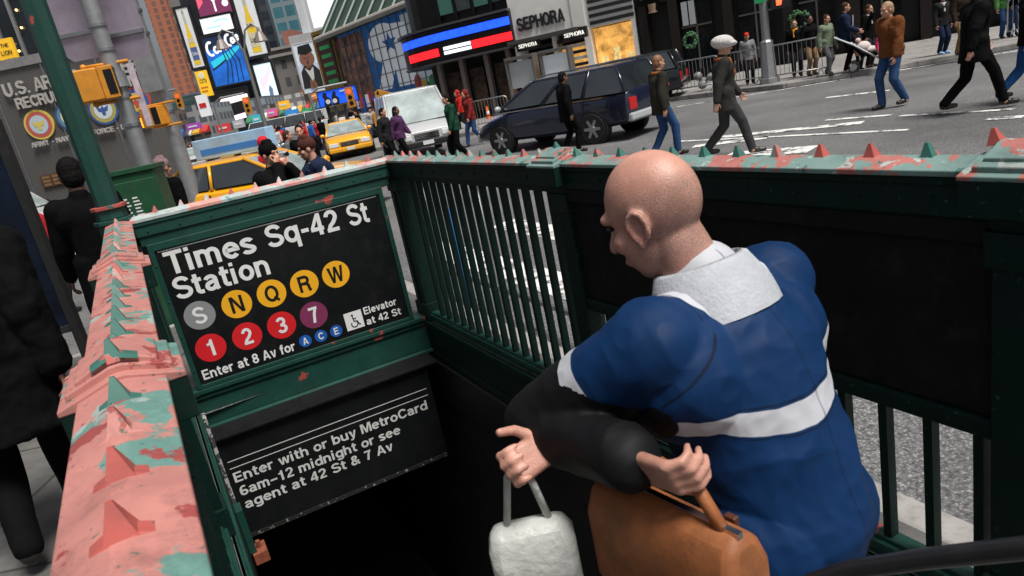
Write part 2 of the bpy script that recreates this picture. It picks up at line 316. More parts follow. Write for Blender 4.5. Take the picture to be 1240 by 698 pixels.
GL = {'X': (.7, [p_((0, 0), (.19, 0), (.69, 1), (.5, 1)), p_((0, 1), (.19, 1), (.69, 0), (.5, 0))]), 'B': (.7, [st_(.08, 0, 1), BOWL, s_(*([(.08, .51), (.38, .51)] + AR(.4, .295, .22, .215, 85, -85) + [(.38, .08), (.08, .08)]))]), ' ': (.3, []), '.': (.26, [p_((.05, 0), (.22, 0), (.22, .17), (.05, .17))]), '•': (.5, [('d', (.25, .42, .13))]), '-': (.4, [ba_(.04, .36, .38)]), '–': (.58, [ba_(.02, .54, .38)]),
'A': (.75, [p_((0, 0), (.175, 0), (.372, .74), (.372, 1), (.285, 1)), p_((.745, 0), (.46, 1), (.372, 1), (.372, .74), (.57, 0)), p_((.19, .2), (.555, .2), (.51, .34), (.235, .34))]),
'C': (.74, [s_(*AR(.39, .5, .31, .42, 32, 328))]), 'D': (.74, [st_(.08, 0, 1), s_(*([(.08, .92), (.28, .92)] + AR(.3, .5, .3, .42, 88, -88) + [(.28, .08), (.08, .08)]))]),
'E': (.64, [st_(.08, 0, 1), ba_(.08, .6, .92), ba_(.08, .56, .51), ba_(.08, .6, .08)]), 'F': (.6, [st_(.08, 0, 1), ba_(.08, .58, .92), ba_(.08, .53, .5)]),
'G': (.78, [s_(*(AR(.39, .5, .31, .42, 35, 330) + [(.67, .44)])), ba_(.42, .74, .45)]), 'H': (.72, [st_(.08, 0, 1), st_(.64, 0, 1), ba_(.08, .64, .52)]), 'I': (.3, [st_(.12, 0, 1)]),
'K': (.72, [st_(.08, 0, 1), p_((.1, .28), (.1, .5), (.5, 1), (.7, 1)), p_((.24, .5), (.36, .62), (.72, 0), (.53, 0))]), 'L': (.58, [st_(.08, 0, 1), ba_(.08, .56, .08)]),
'M': (.86, [st_(.08, 0, 1), st_(.77, 0, 1), p_((.1, 1), (.24, 1), (.425, .33), (.61, 1), (.75, 1), (.5, 0), (.35, 0))]), 'N': (.74, [st_(.08, 0, 1), st_(.64, 0, 1), p_((.02, 1), (.19, 1), (.70, 0), (.53, 0))]),
'O': (.8, [o_(.39, .5, .31, .42)]), 'Q': (.8, [o_(.39, .5, .31, .42), p_((.42, .20), (.52, .31), (.79, .05), (.69, -.06))]), 'P': (.66, [st_(.08, 0, 1), BOWL]),
'R': (.72, [st_(.08, 0, 1), BOWL, s_((.36, .5), (.5, .46), (.56, .36), (.58, .14), (.63, 0))]), 'S': (.72, [SBIG]), 'T': (.66, [ba_(0, .66, .92), st_(.33, 0, .9)]),
'U': (.73, [s_(*([(.08, 1), (.08, .36)] + AR(.355, .35, .275, .27, 190, 350) + [(.63, .36), (.63, 1)]))]), 'V': (.69, [p_((0, 1), (.18, 1), (.345, .25), (.51, 1), (.69, 1), (.43, 0), (.26, 0))]),
'W': (.99, [p_((0, 1), (.17, 1), (.28, .3), (.41, 1), (.57, 1), (.70, .3), (.81, 1), (.98, 1), (.78, 0), (.62, 0), (.49, .66), (.36, 0), (.2, 0))]),
'Y': (.69, [p_((0, 1), (.19, 1), (.345, .6), (.5, 1), (.69, 1), (.425, .4), (.425, 0), (.265, 0), (.265, .4))]),
'a': (.62, [s_(*(AR(.28, .5, .19, .15, 165, 10) + [(.47, .46), (.47, .14), (.5, .0)])), s_(*([(.47, .42), (.3, .395)] + AR(.25, .225, .165, .15, 100, 330) + [(.47, .24)]))]),
'b': (.64, [st_(.08, 0, 1), RING]), 'd': (.64, [st_(.54, 0, 1), RING]), 'q': (.64, [st_(.54, -.27, .73), RING]),
'e': (.62, [s_(*([(.1, .385), (.53, .385)] + AR(.31, .365, .225, .285, 12, 318)))]), 'f': (.38, [ba_(.0, .36, .66), s_(*([(.15, 0), (.15, .76)] + AR(.27, .8, .12, .12, 180, 90) + [(.36, .92)]))]),
'g': (.64, [RING, s_(*([(.54, .73), (.54, -.03)] + AR(.31, -.04, .23, .15, 0, -158)))]), 'h': (.64, [st_(.08, 0, 1), ARCH]), 'i': (.27, [st_(.1, 0, .73), p_((.02, .84), (.18, .84), (.18, 1), (.02, 1))]),
'l': (.27, [st_(.1, 0, 1)]), 'm': (.94, [st_(.08, 0, .73), s_(*([(.08, .38)] + AR(.26, .45, .18, .2, 170, 0) + [(.44, 0)])), s_(*([(.44, .38)] + AR(.62, .45, .18, .2, 170, 0) + [(.8, 0)]))]),
'n': (.64, [st_(.08, 0, .73), ARCH]), 'o': (.64, [RING]), 'r': (.42, [st_(.08, 0, .73), s_(*([(.08, .36)] + AR(.3, .41, .22, .24, 170, 85) + [(.4, .65)]))]), 's': (.55, [SSML]),
't': (.4, [ba_(.0, .38, .66), s_(*([(.16, .93), (.16, .2)] + AR(.28, .2, .12, .12, 185, 268) + [(.38, .08)]))]),
'u': (.64, [st_(.5, 0, .73), s_(*([(.08, .73), (.08, .32)] + AR(.29, .31, .21, .23, 185, 350) + [(.5, .37)]))]), 'v': (.57, [p_((0, .73), (.18, .73), (.29, .2), (.40, .73), (.57, .73), (.37, 0), (.2, 0))]),
'w': (.87, [p_((0, .73), (.17, .73), (.26, .24), (.36, .73), (.52, .73), (.62, .24), (.71, .73), (.87, .73), (.70, 0), (.54, 0), (.44, .46), (.34, 0), (.18, 0))]),
'y': (.58, [p_((0, .73), (.18, .73), (.295, .22), (.405, .73), (.58, .73), (.35, -.05), (.28, -.19), (.16, -.25), (.04, -.235), (.04, -.1), (.13, -.1), (.19, -.06), (.21, .0))]),
'1': (.56, [p_((.06, .66), (.06, .79), (.2, .83), (.26, 1), (.4, 1), (.4, .0), (.22, 0), (.22, .66))]),
'2': (.61, [s_(*(AR(.29, .69, .2, .23, 172, -25) + [(.36, .42), (.2, .28), (.12, .1)])), ba_(.03, .56, .08)]),
'3': (.61, [s_(*(AR(.28, .72, .19, .2, 165, -80) + [(.22, .515)])), s_(*([(.22, .53)] + AR(.28, .285, .215, .205, 80, -165)))]),
'4': (.61, [st_(.42, 0, 1), ba_(.0, .57, .29), p_((0, .21), (0, .37), (.34, 1), (.44, 1), (.38, .80), (.16, .37), (.12, .25))]),
'6': (.61, [o_(.3, .29, .21, .21), s_(*(AR(.33, .52, .24, .4, 55, 180) + [(.09, .3)]))]), '7': (.58, [ba_(.02, .55, .92), s_((.46, .93), (.32, .55), (.22, 0))]),
'8': (.61, [o_(.3, .72, .19, .2), o_(.3, .285, .22, .205)]),
'&': (.74, [s_(*([(.66, .02), (.18, .66)] + AR(.31, .78, .15, .14, 190, -30) + [(.36, .58), (.18, .46)] + AR(.27, .26, .19, .18, 140, 300) + [(.5, .22), (.6, .46)]))])}
def ribbon(pts, hw, closed=False):
    n = len(pts); Lh = []; Rh = []
    for i in range(n):
        a = pts[i - 1] if (i > 0 or closed) else None; b = pts[(i + 1) % n] if (i < n - 1 or closed) else None; p = pts[i]
        def nr(q, r): dx, dy = r[0] - q[0], r[1] - q[1]; l = math.hypot(dx, dy) or 1; return -dy / l, dx / l
        if a is None: nx, ny = nr(p, b); k = 1
        elif b is None: nx, ny = nr(a, p); k = 1
        else:
            n1, n2 = nr(a, p), nr(p, b); nx, ny = n1[0] + n2[0], n1[1] + n2[1]; l = math.hypot(nx, ny) or 1; nx /= l; ny /= l; k = min(1.6, 1 / max(.3, nx * n1[0] + ny * n1[1]))
        Lh.append((p[0] + nx * hw * k, p[1] + ny * hw * k)); Rh.append((p[0] - nx * hw * k, p[1] - ny * hw * k))
    return [[Lh[i], Rh[i], Rh[(i + 1) % n], Lh[(i + 1) % n]] for i in range(n if closed else n - 1)]
def sign_geo(t, wt):
    """list of (polygons, layer) in cap-height units, and the line's width"""
    x = 0; out = []
    for ch in t:
        adv, pr = GL[ch]; k = 0
        for q in pr:
            if q[0] == 'p': out.append(([[(a + x, b) for a, b in q[1]]], k))
            elif q[0] == 'd': cx, cy, r = q[1]; out.append(([[(a + x, b) for a, b in AR(cx, cy, r, r, 0, 345)]], k))
            else: out.append(([[(a + x, b) for a, b in f] for f in ribbon(q[1], wt / 2, q[0] == 'o')], k))
            k += 1
        x += adv + .055
    xs = [p[0] for f, _ in out for g in f for p in g]
    return out, min(xs), max(xs)
def sign_text(mb, t, o, xd, yd, width=None, cap=None, mi=0, wt=.165, lift=.00025, depth=0):
    geo, x0, x1 = sign_geo(t, wt); o, xd, yd = Vector(o), Vector(xd), Vector(yd); nn = xd.cross(yd).normalized()
    sy = cap or width / (x1 - x0); sx = width / (x1 - x0) if width else sy
    for faces, k in geo:
        for f in faces:
            P = [o + xd * ((a - x0) * sx) + yd * (b * sy) + nn * (lift * k) for a, b in f]
            if depth: mb.prism(P, nn * depth, mi)
            else: mb.poly(P, mi)
    return mb
MB.sign = sign_text
# ---------------------------------------------------------------- shared materials
ASPH = asphalt_mat(); LINE = worn_paint_mat('road_paint'); LINE2 = worn_paint_mat('road_paint_thin', .5)
PAVE = paving_mat('shaded_sidewalk_slabs', (.11, .107, .103)); PAVE2 = paving_mat('far_sidewalk_slabs', (.27, .26, .25))  # near slabs darkened in colour to stand for building shade
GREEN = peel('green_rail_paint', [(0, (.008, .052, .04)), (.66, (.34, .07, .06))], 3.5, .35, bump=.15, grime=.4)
GREEN_SHADED = peel('shaded_green_rail_paint', [(0, (.0025, .018, .014)), (.72, (.28, .05, .05))], 3.5, .5, bump=.15, spec=.2, grime=.4)  # shaded copy of the rail green, shade painted into the colour
CAPM = peel('peeling_cap_paint', [(0, (.46, .19, .165)), (.545, (.12, .25, .22)), (.605, (.28, .36, .34)), (.59, (.3, .06, .055))], 3.1, .42, grime=.75)
CAPG = peel('peeling_green_cap_paint', [(0, (.17, .27, .25)), (.53, (.42, .15, .13)), (.61, (.38, .42, .4)), (.62, (.06, .15, .13))], 5.5, .36)
CAPW = peel('pale_cap_paint', [(0, (.4, .47, .46)), (.52, (.62, .3, .27)), (.6, (.16, .3, .27))], 5, .36)
SPKG = peel('spike_green_paint', [(0, (.03, .13, .105)), (.58, (.42, .1, .085))], 9, .35)
SPKR = peel('spike_red_paint', [(0, (.4, .085, .07)), (.6, (.03, .12, .1))], 9, .35)
BLACK = M('black_paint', (.008, .008, .009), .45, var=.2, scale=8, dirt=.25)
BLKM = M('matt_black', (.005, .005, .006), .7, var=.5, scale=5, spec=.25, dirt=.35)
SIGNB = M('black_enamel', (.006, .007, .008), .24, var=.2, scale=4, dirt=.1)
WHT = M('white_vinyl', (.74, .75, .75), .5, var=.05)
WHT2 = M('dim_white_vinyl', (.6, .61, .6), .55, var=.12, scale=12)
STEEL = M('galvanised_steel', (.42, .43, .45), .38, 1, var=.15, scale=9)
ALU = M('grey_metal_paint', (.32, .33, .34), .4, .6, var=.15, scale=7, dirt=.3)
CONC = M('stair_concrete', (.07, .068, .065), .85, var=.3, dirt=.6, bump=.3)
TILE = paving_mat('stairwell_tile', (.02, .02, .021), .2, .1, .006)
GREY = M('grey_vinyl', (.24, .25, .26), .5, var=.06); YEL = M('yellow_vinyl', (.85, .42, .015), .5, var=.05)
RED = M('red_vinyl', (.62, .012, .018), .5, var=.05); PUR = M('purple_vinyl', (.2, .028, .09), .5, var=.05); BLU = M('blue_vinyl', (.01, .1, .42), .5, var=.05)
INK = M('black_ink', (.006, .006, .006), .5)
RUST = M('rusty_metal', (.22, .06, .03), .8, var=.4, scale=20)
# ---------------------------------------------------------------- the ground
EO = Vector((-2.542, 4.863, 0)); EA = math.atan2(.442, .897)
EM = mw(EO, EA)
def E(u, v, z): return EM @ Vector((u, -v, z))
def ring(name, outer, hole, z, mat, thick=0):
    (a, b, c, d), (e, f, g, h) = outer, hole      # x0,y0,x1,y1 in entrance coordinates
    xs, ys = (a, e, g, c), (b, f, h, d); mb = MB()
    for i in range(3):
        for j in range(3):
            if i == 1 and j == 1: continue
            mb.poly([EM @ Vector(p) for p in ((xs[i], ys[j], z), (xs[i + 1], ys[j], z), (xs[i + 1], ys[j + 1], z), (xs[i], ys[j + 1], z))])
    return mb
hole = (.06, -4.62, 1.92, -.06)
tag(ring('street', (-1700, -1700, 1700, 1700), hole, 0, ASPH).build('street', ASPH), kind='structure')
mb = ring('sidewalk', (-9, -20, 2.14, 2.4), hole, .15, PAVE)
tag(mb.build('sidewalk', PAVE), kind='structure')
kb = MB(); kb.T = None
for a, b in (((2.14, -20, 0), (2.3, 2.56, .148)), ((-9, 2.4, 0), (2.14, 2.56, .148))):
    c = [(p + q) / 2 for p, q in zip(a, b)]; kb.box(EM @ Vector(c), [abs(q - p) for p, q in zip(a, b)], EA)
tag(kb.build('kerb', M('kerb_concrete', (.3, .29, .28), .8, dirt=.5), bevel=.02), kind='structure')
mk = MB()
def strip(pts, w, z=.006):          # painted line through ground pixels' world points
    for a, b in zip(pts, pts[1:]):
        a, b = Vector((a[0], a[1], z)), Vector((b[0], b[1], z)); n = (b - a).cross(Z).normalized() * w / 2
        mk.poly([a - n, b - n, b + n, a + n])
for i in range(5):                  # crosswalk bars between the entrance and the far kerb
    u = 3.3 + i * 1.15; p, q = E(u, -3.2, 0), E(u, .9, 0); strip([p, q], .45)
p, q = E(3.42, 2.1, 0), E(3.42, 7, 0); strip([p, q], .42)
for a, b, wd in (((860, 168), (1045, 149), .3), ((880, 189), (985, 181), .55), ((840, 178), (930, 167), .3), ((1000, 119), (1078, 110), .2), ((1195, 145), (1240, 142), .22), ((1000, 146), (1080, 140), .16),
                 ((1090, 141), (1228, 133), .14), ((820, 130), (1057, 91), .16), ((1057, 91), (1300, 51), .16), ((395, 206), (470, 192), .22), ((820, 172), (1100, 158), .12)):
    strip([on_z(*a, 0), on_z(*b, 0)], wd, .010)
tag(mk.build('road_markings', LINE), kind='structure')
mk = MB()
for i in range(8):                  # crosswalk at the far end of the island, left
    v = -8.6 - i * .95; strip([E(-6.5, v, 0), E(-1.2, v, 0)], .5)
tag(mk.build('crosswalk', LINE2), kind='structure')
# far kerb and pavement on the right
KA = R(-26.8); K0 = on_z(820, 121, 0); KM = mw(K0, KA)
mb = MB(); kp = [(0, -.4), (2.3, -1.7), (3.6, -2.7), (6.5, -2.8), (8, -2.35), (10, -2.1), (60, -2.1), (60, 7.5), (-13, 7.5), (-13, 40), (-17.2, 40), (-17.2, 4), (-16, 1), (-13.5, -.3)]
mb.prism([KM @ Vector((x, y, 0)) for x, y in kp], (0, 0, .15))
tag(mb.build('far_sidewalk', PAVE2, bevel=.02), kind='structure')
# ---------------------------------------------------------------- stairwell
mb = MB()
for i in range(22):
    v = 4.62 - i * .28; z = .15 - (i + 1) * .17
    mb.b2((.08, -v, -4.2), (1.9, -(v - .28), z))
mb.b2((.08, .96, -4.2), (1.9, 5, .15 - 22 * .17))
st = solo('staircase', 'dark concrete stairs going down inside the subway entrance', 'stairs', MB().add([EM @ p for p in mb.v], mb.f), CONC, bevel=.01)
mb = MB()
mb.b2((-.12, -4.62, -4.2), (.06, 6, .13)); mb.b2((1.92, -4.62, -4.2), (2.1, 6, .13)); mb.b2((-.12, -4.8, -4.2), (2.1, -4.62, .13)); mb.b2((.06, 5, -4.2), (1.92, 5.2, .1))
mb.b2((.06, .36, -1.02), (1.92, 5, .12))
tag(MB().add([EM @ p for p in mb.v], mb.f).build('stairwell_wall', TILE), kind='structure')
# ---------------------------------------------------------------- railings of the entrance
def gable(mb, y0, y1, hw, ze, zr, th, ends=True, mi=0, ins=.0):
    s = [(-hw, ze - th), (-hw, ze), (-.012, zr), (.012, zr), (hw, ze), (hw, ze - th)]
    mb.loft([[(x, y0, z) for x, z in s], [(x, y1, z) for x, z in s]], mi)
def spike(mb, y, zr, s=1.0, j=0):
    b, h = .023 * s, .052 * s; z = zr - .014
    mb.loft([[(-b, y - b, z), (b, y - b, z), (b, y + b, z), (-b, y + b, z)], [(-.004, y + .004 - j, z + h), (.004, y + .004 - j, z + h), (.004, y + .012 - j, z + h), (-.004, y + .012 - j, z + h)]])
def saddle(mb, y, hw, ze, zr):
    for sx in (-1, 1):
        mb.loft([[(sx * .012, y - .026, zr - .004), (sx * .012, y - .014, zr + .004), (sx * .012, y + .014, zr + .004), (sx * .012, y + .026, zr - .004)],
                 [(sx * .044, y - .026, zr - (zr - ze) * .6 - .004), (sx * .044, y - .014, zr - (zr - ze) * .6 + .0015), (sx * .044, y + .014, zr - (zr - ze) * .6 + .0015), (sx * .044, y + .026, zr - (zr - ze) * .6 - .004)]])
def rail(name, label, loc, rz, L, spacing, off, collars, posts, bars, capm, hw=.082, sd=1, skip=None):
    """railing along local -y from 0 to L: gabled cap with spikes, deep top beam, bars, posts, kerb rail"""
    t = thing(name, label, 'railing', loc, rz)
    c = MB(); gable(c, 0.04, -L, hw, 1.492, 1.512, .016); c.build('cap', capm, t, bevel=.003)
    b = MB(); b.b2((-.062, .02, 1.365), (.062, -L, 1.476)); b.b2((-.05, .02, 1.338), (.05, -L, 1.366)); b.b2((-.07, .02, 1.45), (.07, -L, 1.4765)); b.build('top_beam', GREEN_SHADED, t, bevel=.006)
    ks = MB(); n = 0; y = off
    rr = random.Random(3)
    while y < L:
        if not (skip and skip(y)):
            zz = 1.512 + (.04 if any(abs(y - q) < .1 for q in collars) else 0)
            q = MB(); spike(q, -y, zz + .002, (1.02 if capm is CAPM else .92) * (.85 if zz > 1.52 else 1), rr.uniform(-.003, .003))
            if capm is CAPM: saddle(q, -y, hw, 1.492 + zz - 1.512, zz)
            q.build('spike', capm if rr.random() < .25 else (SPKR if rr.random() < .35 else SPKG), t)
        y += spacing
    for q in collars:
        m = MB(); gable(m, -q + .125, -q - .125, hw + .034, 1.484, 1.517, .1); m.build('collar_skirt', GREEN_SHADED, t, bevel=.003)
        m = MB(); gable(m, -q + .127, -q - .127, hw + .036, 1.488, 1.521, .012); gable(m, -q + .1, -q - .1, hw + .018, 1.508, 1.536, .016); gable(m, -q + .085, -q - .085, hw - .004, 1.524, 1.552, .016)
        m.build('collar', capm, t, bevel=.003)
    for q, wd in posts:
        m = MB(); m.b2((-.055, -q + wd / 2, .15), (.055, -q - wd / 2, 1.37)); m.b2((-.07, -q + wd / 2 + .015, .15), (.07, -q - wd / 2 - .015, .3)); m.b2((-.068, -q + wd / 2 + .012, 1.24), (.068, -q - wd / 2 - .012, 1.337)); m.build('post', GREEN_SHADED, t, bevel=.006)
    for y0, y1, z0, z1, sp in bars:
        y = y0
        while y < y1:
            m = MB(); m.b2((-.019, -y + .014, z0), (.019, -y - .014, z1)); m.build('bar', GREEN_SHADED, t); y += sp
    rv = MB(); y = .2
    while y < L:
        for sx in (-1, 1): rv.cyl((sx * .062, -y, 1.415), (sx * .069, -y, 1.415), .009, .006, 8)
        y += .21
    rv.build('rivets', GREEN_SHADED, t)
    lo = MB(); lo.b2((-.045, .0, .152), (.045, -L, .205)); lo.b2((-.028, 0, .2), (.028, -L, .222)); lo.build('bottom_rail', GREEN, t, bevel=.005)
    return t
# left railing (camera leans over it), spikes every 18 cm
rail('peeling_railing', 'railing with wide salmon pink peeling cap and steel spikes in front', EO + Vector((0, 0, 0)), EA, 5.3, .178, .33, [2.12, 3.82, 5.2], [(.06, .1), (2.12, .16), (3.82, .16), (5.2, .16)], [(.2, 5.2, .2, 1.34, .13)], CAPM)
tr = rail('barred_railing', 'dark green barred railing with pale worn cap between sign and passing bald man', E(1.98, 0, 0), EA, 4.86, .1665, .2, [2.53, 4.62], [(.12, .2), (2.57, .11), (4.68, .28)], [(.42, 2.45, .2, 1.34, .132), (2.75, 4.5, .2, .74, .145)], CAPG)
m = MB(); m.b2((-.045, -2.62, .735), (.045, -4.54, .795)); m.build('middle_rail', GREEN_SHADED, tr, bevel=.006)
m = MB(); m.b2((-.03, -2.63, .8), (.03, -4.53, 1.36)); m.b2((-.055, -2.63, 1.3), (-.03, -4.53, 1.36)); m.build('solid_panel', BLKM, tr, bevel=.004)
# fascia below the side rails, lining the stair opening
m = MB(); m.b2((-.07, -.1, -.16), (-.045, -4.6, .15)); m.b2((-.085, -.1, .1), (-.07, -4.6, .15)); m.b2((-.08, -.1, -.18), (-.07, -4.6, -.12)); m.build('stair_fascia', GREEN_SHADED, tr, bevel=.004)
m = MB(); m.b2((-.10, -.1, -.55), (-.07, -4.6, -.19)); m.build('lower_fascia', BLACK, tr, bevel=.004)  # fascia blackened, stairwell shade put into its colour
tl = bpy.data.objects['peeling_railing']
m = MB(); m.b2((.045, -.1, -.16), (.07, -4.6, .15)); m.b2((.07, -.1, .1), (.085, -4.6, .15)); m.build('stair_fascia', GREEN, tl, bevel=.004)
m = MB(); m.b2((.05, -.12, -1.1), (.085, -4.6, -.165)); m.build('lower_fascia', GREEN_SHADED, tl, bevel=.004)
m = MB(); m.b2((.086, -.3, -1.0), (.11, -.42, .1)); m.build('peeling_strip', peel('flaking_grey_paint', [(0, (.05, .055, .06)), (.52, (.42, .42, .4)), (.63, (.02, .02, .02))], 14, .6), tl)
m = MB(); m.b2((.086, -1.0, -.62), (.13, -1.12, -.3)); m.build('bracket', GREEN, tl, bevel=.004)
m = MB(); m.b2((.1, -1.0, -.7), (.19, -1.14, -.62)); m.cyl((.15, -1.07, -.62), (.15, -1.07, -.57), .016, n=6); m.build('bolt_plate', RUST, tl, bevel=.003)
# rear railing with the station sign
RA = R(22.7); RL = EO + Vector((.442, -.897, 0)) * -.02; RM = mw(RL, RA)
t = thing('sign_railing', 'short green railing above the stairs framing the station sign', 'railing', RL, RA)
c = MB(); s = [(-.075, 1.468), (-.075, 1.492), (-.012, 1.512), (.012, 1.512), (.075, 1.492), (.075, 1.468)]
c.loft([[(x, y, z) for y, z in s] for x in (.06, 1.93)]); c.build('cap', CAPW, t, bevel=.003)
b = MB(); b.b2((.08, -.062, 1.365), (1.92, .062, 1.469)); b.b2((.08, -.07, 1.44), (1.92, .07, 1.4685)); b.b2((.09, -.05, 1.298), (1.9, .05, 1.366)); b.build('top_beam', GREEN, t, bevel=.006)
for i in range(10):
    q = MB(); spike(q, 0, 1.514, 1.0); q.v = [Vector((p.y + .24 + i * .172, -p.x, p.z)) for p in q.v]; q.build('spike', CAPW if i % 3 else SPKR, t)
for x in (.045, 1.945):
    m = MB(); m.b2((x - .03, -.035, -.16), (x + .03, .035, 1.34)); m.build('post', GREEN_SHADED, t, bevel=.006)
m = MB(); m.b2((.06, -.06, .11), (1.95, .06, .19)); m.b2((.06, -.045, -.1), (1.95, .045, .11)); m.b2((.06, -.075, .15), (1.95, -.06, .19)); m.b2((.06, -.085, -.13), (1.95, .05, -.1)); m.build('sign_beam', GREEN, t, bevel=.008)
m = MB(); m.b2((.1, -.34, -.135), (1.86, -.05, -.115)); m.build('ledge', M('chipped_black', (.007, .007, .008), .75, var=.5, scale=15, spec=.15), t, bevel=.004)
m = MB()
for i in range(9):
    x = .16 + i * .21
    for z in (1.4, .15): m.cyl((x, -.06, z), (x, -.068, z), .009, .006, 8)
m.build('rivets', GREEN, t)
# ---- station sign
SG0, SG1, SGb, SGt, SY = .155, 1.79, .222, 1.256, -.062
t = thing('station_sign', 'black station sign with white lettering and coloured route bullets', 'sign', RL, RA)
def S(a, b, k=0): return Vector((SG0 + (SG1 - SG0) * a, SY - .0012 * k, SGb + (SGt - SGb) * b))
m = MB(); m.b2((SG0, SY, SGb), (SG1, SY + .03, SGt)); m.build('panel', SIGNB, t)
m = MB()
for a, b in (((SG0 - .035, SY - .012, SGb - .03), (SG0, SY + .034, SGt + .05)), ((SG1, SY - .012, SGb - .03), (SG1 + .035, SY + .034, SGt + .05)), ((SG0, SY - .012, SGt), (SG1, SY + .034, SGt + .05)), ((SG0, SY - .012, SGb - .03), (SG1, SY + .034, SGb))): m.b2(a, b)
for i in range(4):
    for xx in (SG0 - .018, SG1 + .018): m.cyl((xx, SY - .012, SGb + .12 + i * .27), (xx, SY - .017, SGb + .12 + i * .27), .007, n=8)
m.build('frame', GREEN, t, bevel=.004)
WD, HT = SG1 - SG0, SGt - SGb
def line(txt, a0, b0, a1, cap, mat, k=1, name='lettering', wt=.175, parent=None):
    q = MB(); q.sign(txt, S(a0, b0, k), X, Z, (a1 - a0) * WD, cap * HT, wt=wt); return q.build(name, mat, parent or t)
q = MB(); q.b2(S(.012, .984, 1), S(.988, .991, 2)); q.build('rule', WHT, t)
line('Times', .026, .815, .40, .16, WHT); line('Sq-42', .452, .815, .783, .16, WHT); line('St', .832, .815, .93, .16, WHT)
line('Station', .024, .636, .427, .155, WHT)
def bullet(ch, a, b, r, mat, ink, cap):
    q = MB(); q.disc(S(a, b, 1), r, X, Z, 40); o = q.build('route_bullet', mat, t)
    _, w0, w1 = sign_geo(ch, .17); wd = (w1 - w0) * cap; q = MB()
    q.sign(ch, S(a, b, 2) - X * wd / 2 - Z * cap / 2, X, Z, wd, cap, wt=.17); q.build('letter', ink, o)
for ch, a, b, mt, ink in (('S', .088, .491, GREY, WHT), ('N', .248, .493, YEL, INK), ('Q', .404, .496, YEL, INK), ('R', .556, .497, YEL, INK), ('W', .707, .498, YEL, INK),
                          ('1', .088, .243, RED, WHT), ('2', .248, .245, RED, WHT), ('3', .405, .247, RED, WHT), ('7', .557, .248, PUR, WHT)): bullet(ch, a, b, .106, mt, ink, .125)
for ch, a in (('A', .486), ('C', .561), ('E', .636)): bullet(ch, a, .075, .048, BLU, WHT, .056)
line('Enter at 8 Av for', .018, .03, .434, .073, WHT)
line('Elevator', .787, .128, .955, .058, WHT); line('at 42 St', .787, .042, .965, .058, WHT)
q = MB(); q.b2(S(.688, .042, 1), S(.775, .182, 2)); o = q.build('wheelchair_symbol', WHT, t)
q = MB(); a0 = S(.731, .105, 3); k = .5
def wp(x, z): return a0 + Vector((x * k, 0, z * k))
q.disc(wp(-.012, .104), .0085, X, Z, 14)
ringp = [wp(-.004 + .05 * math.cos(R(d)), -.045 + .05 * math.sin(R(d))) for d in range(150, 395, 15)]
for a, b in list(zip(ringp, ringp[1:])) + [(wp(-.012, .08), wp(-.004, 0)), (wp(-.008, .045), wp(.035, .04)), (wp(-.004, 0), wp(.045, -.004)), (wp(.045, -.004), wp(.07, -.075)), (wp(.07, -.075), wp(.088, -.068))]:
    d = (b - a).normalized(); nn = d.cross(Yv).normalized() * .0042; q.poly([a - nn - d * .002, b - nn + d * .002, b + nn + d * .002, a + nn - d * .002])
q.build('pictogram', INK, o)
# ---- lower MetroCard sign on the stair soffit
MX0, MX1, MZ0, MZ1, MY = .13, 1.765, -.935, -.118, -.302
t = thing('fare_sign', 'black enamel sign about entering with MetroCard below the station sign', 'sign', RL, RA)
m = MB(); m.b2((MX0, MY, MZ0), (MX1, MY + .02, MZ1)); m.build('panel', SIGNB, t, bevel=.002)
m = MB(); m.b2((MX0, MY - .006, MZ0 - .03), (MX1, MY + .3, MZ0)); m.build('worn_edge', peel('worn_black_edge', [(0, (.01, .01, .01)), (.6, (.3, .29, .27))], 22, .6), t)
def mline(txt, a0, b0, a1):
    q = MB(); q.sign(txt, Vector((MX0 + (MX1 - MX0) * a0, MY - .0015, MZ0 + (MZ1 - MZ0) * b0)), X, Z, (a1 - a0) * (MX1 - MX0), .08, wt=.17); q.build('lettering', WHT2, t)
mline('Enter with or buy MetroCard', .022, .532, .957); mline('6am–12 midnight or see', .027, .388, .796); mline('agent at 42 St & 7 Av', .028, .252, .74)
for b in (.742, .672):
    q = MB(); zz = MZ0 + (MZ1 - MZ0) * b; q.b2((MX0 + .03, MY - .0015, zz), (MX1 - .04, MY - .001, zz + .006)); q.build('rule', WHT2, t)
# ---- tall green lamp post at the corner
t = thing('green_post', 'tall octagonal green post rising from the entrance corner', 'post', E(-.02, -.03, 0), EA)
m = MB(); m.cyl((0, 0, .15), (0, 0, 4.6), .078, .068, 8); m.build('shaft', GREEN, t)
m = MB(); m.cyl((0, 0, .15), (0, 0, 1.5), .105, .105, 8); m.cyl((0, 0, 1.5), (0, 0, 1.53), .125, .125, 8); m.cyl((0, 0, 1.53), (0, 0, 1.6), .1, .095, 8); m.build('base', GREEN, t, bevel=.006)
m = MB(); m.cyl((0, 0, 1.6), (0, 0, 1.625), .115, .115, 8); m.build('collar', SPKR, t, bevel=.004)
# globe lamp on top, above the frame
m = MB(); m.ell((0, 0, 4.8), .2); m.build('lamp_globe', M('green_glass', (.05, .3, .15), .2), t, smooth=True)
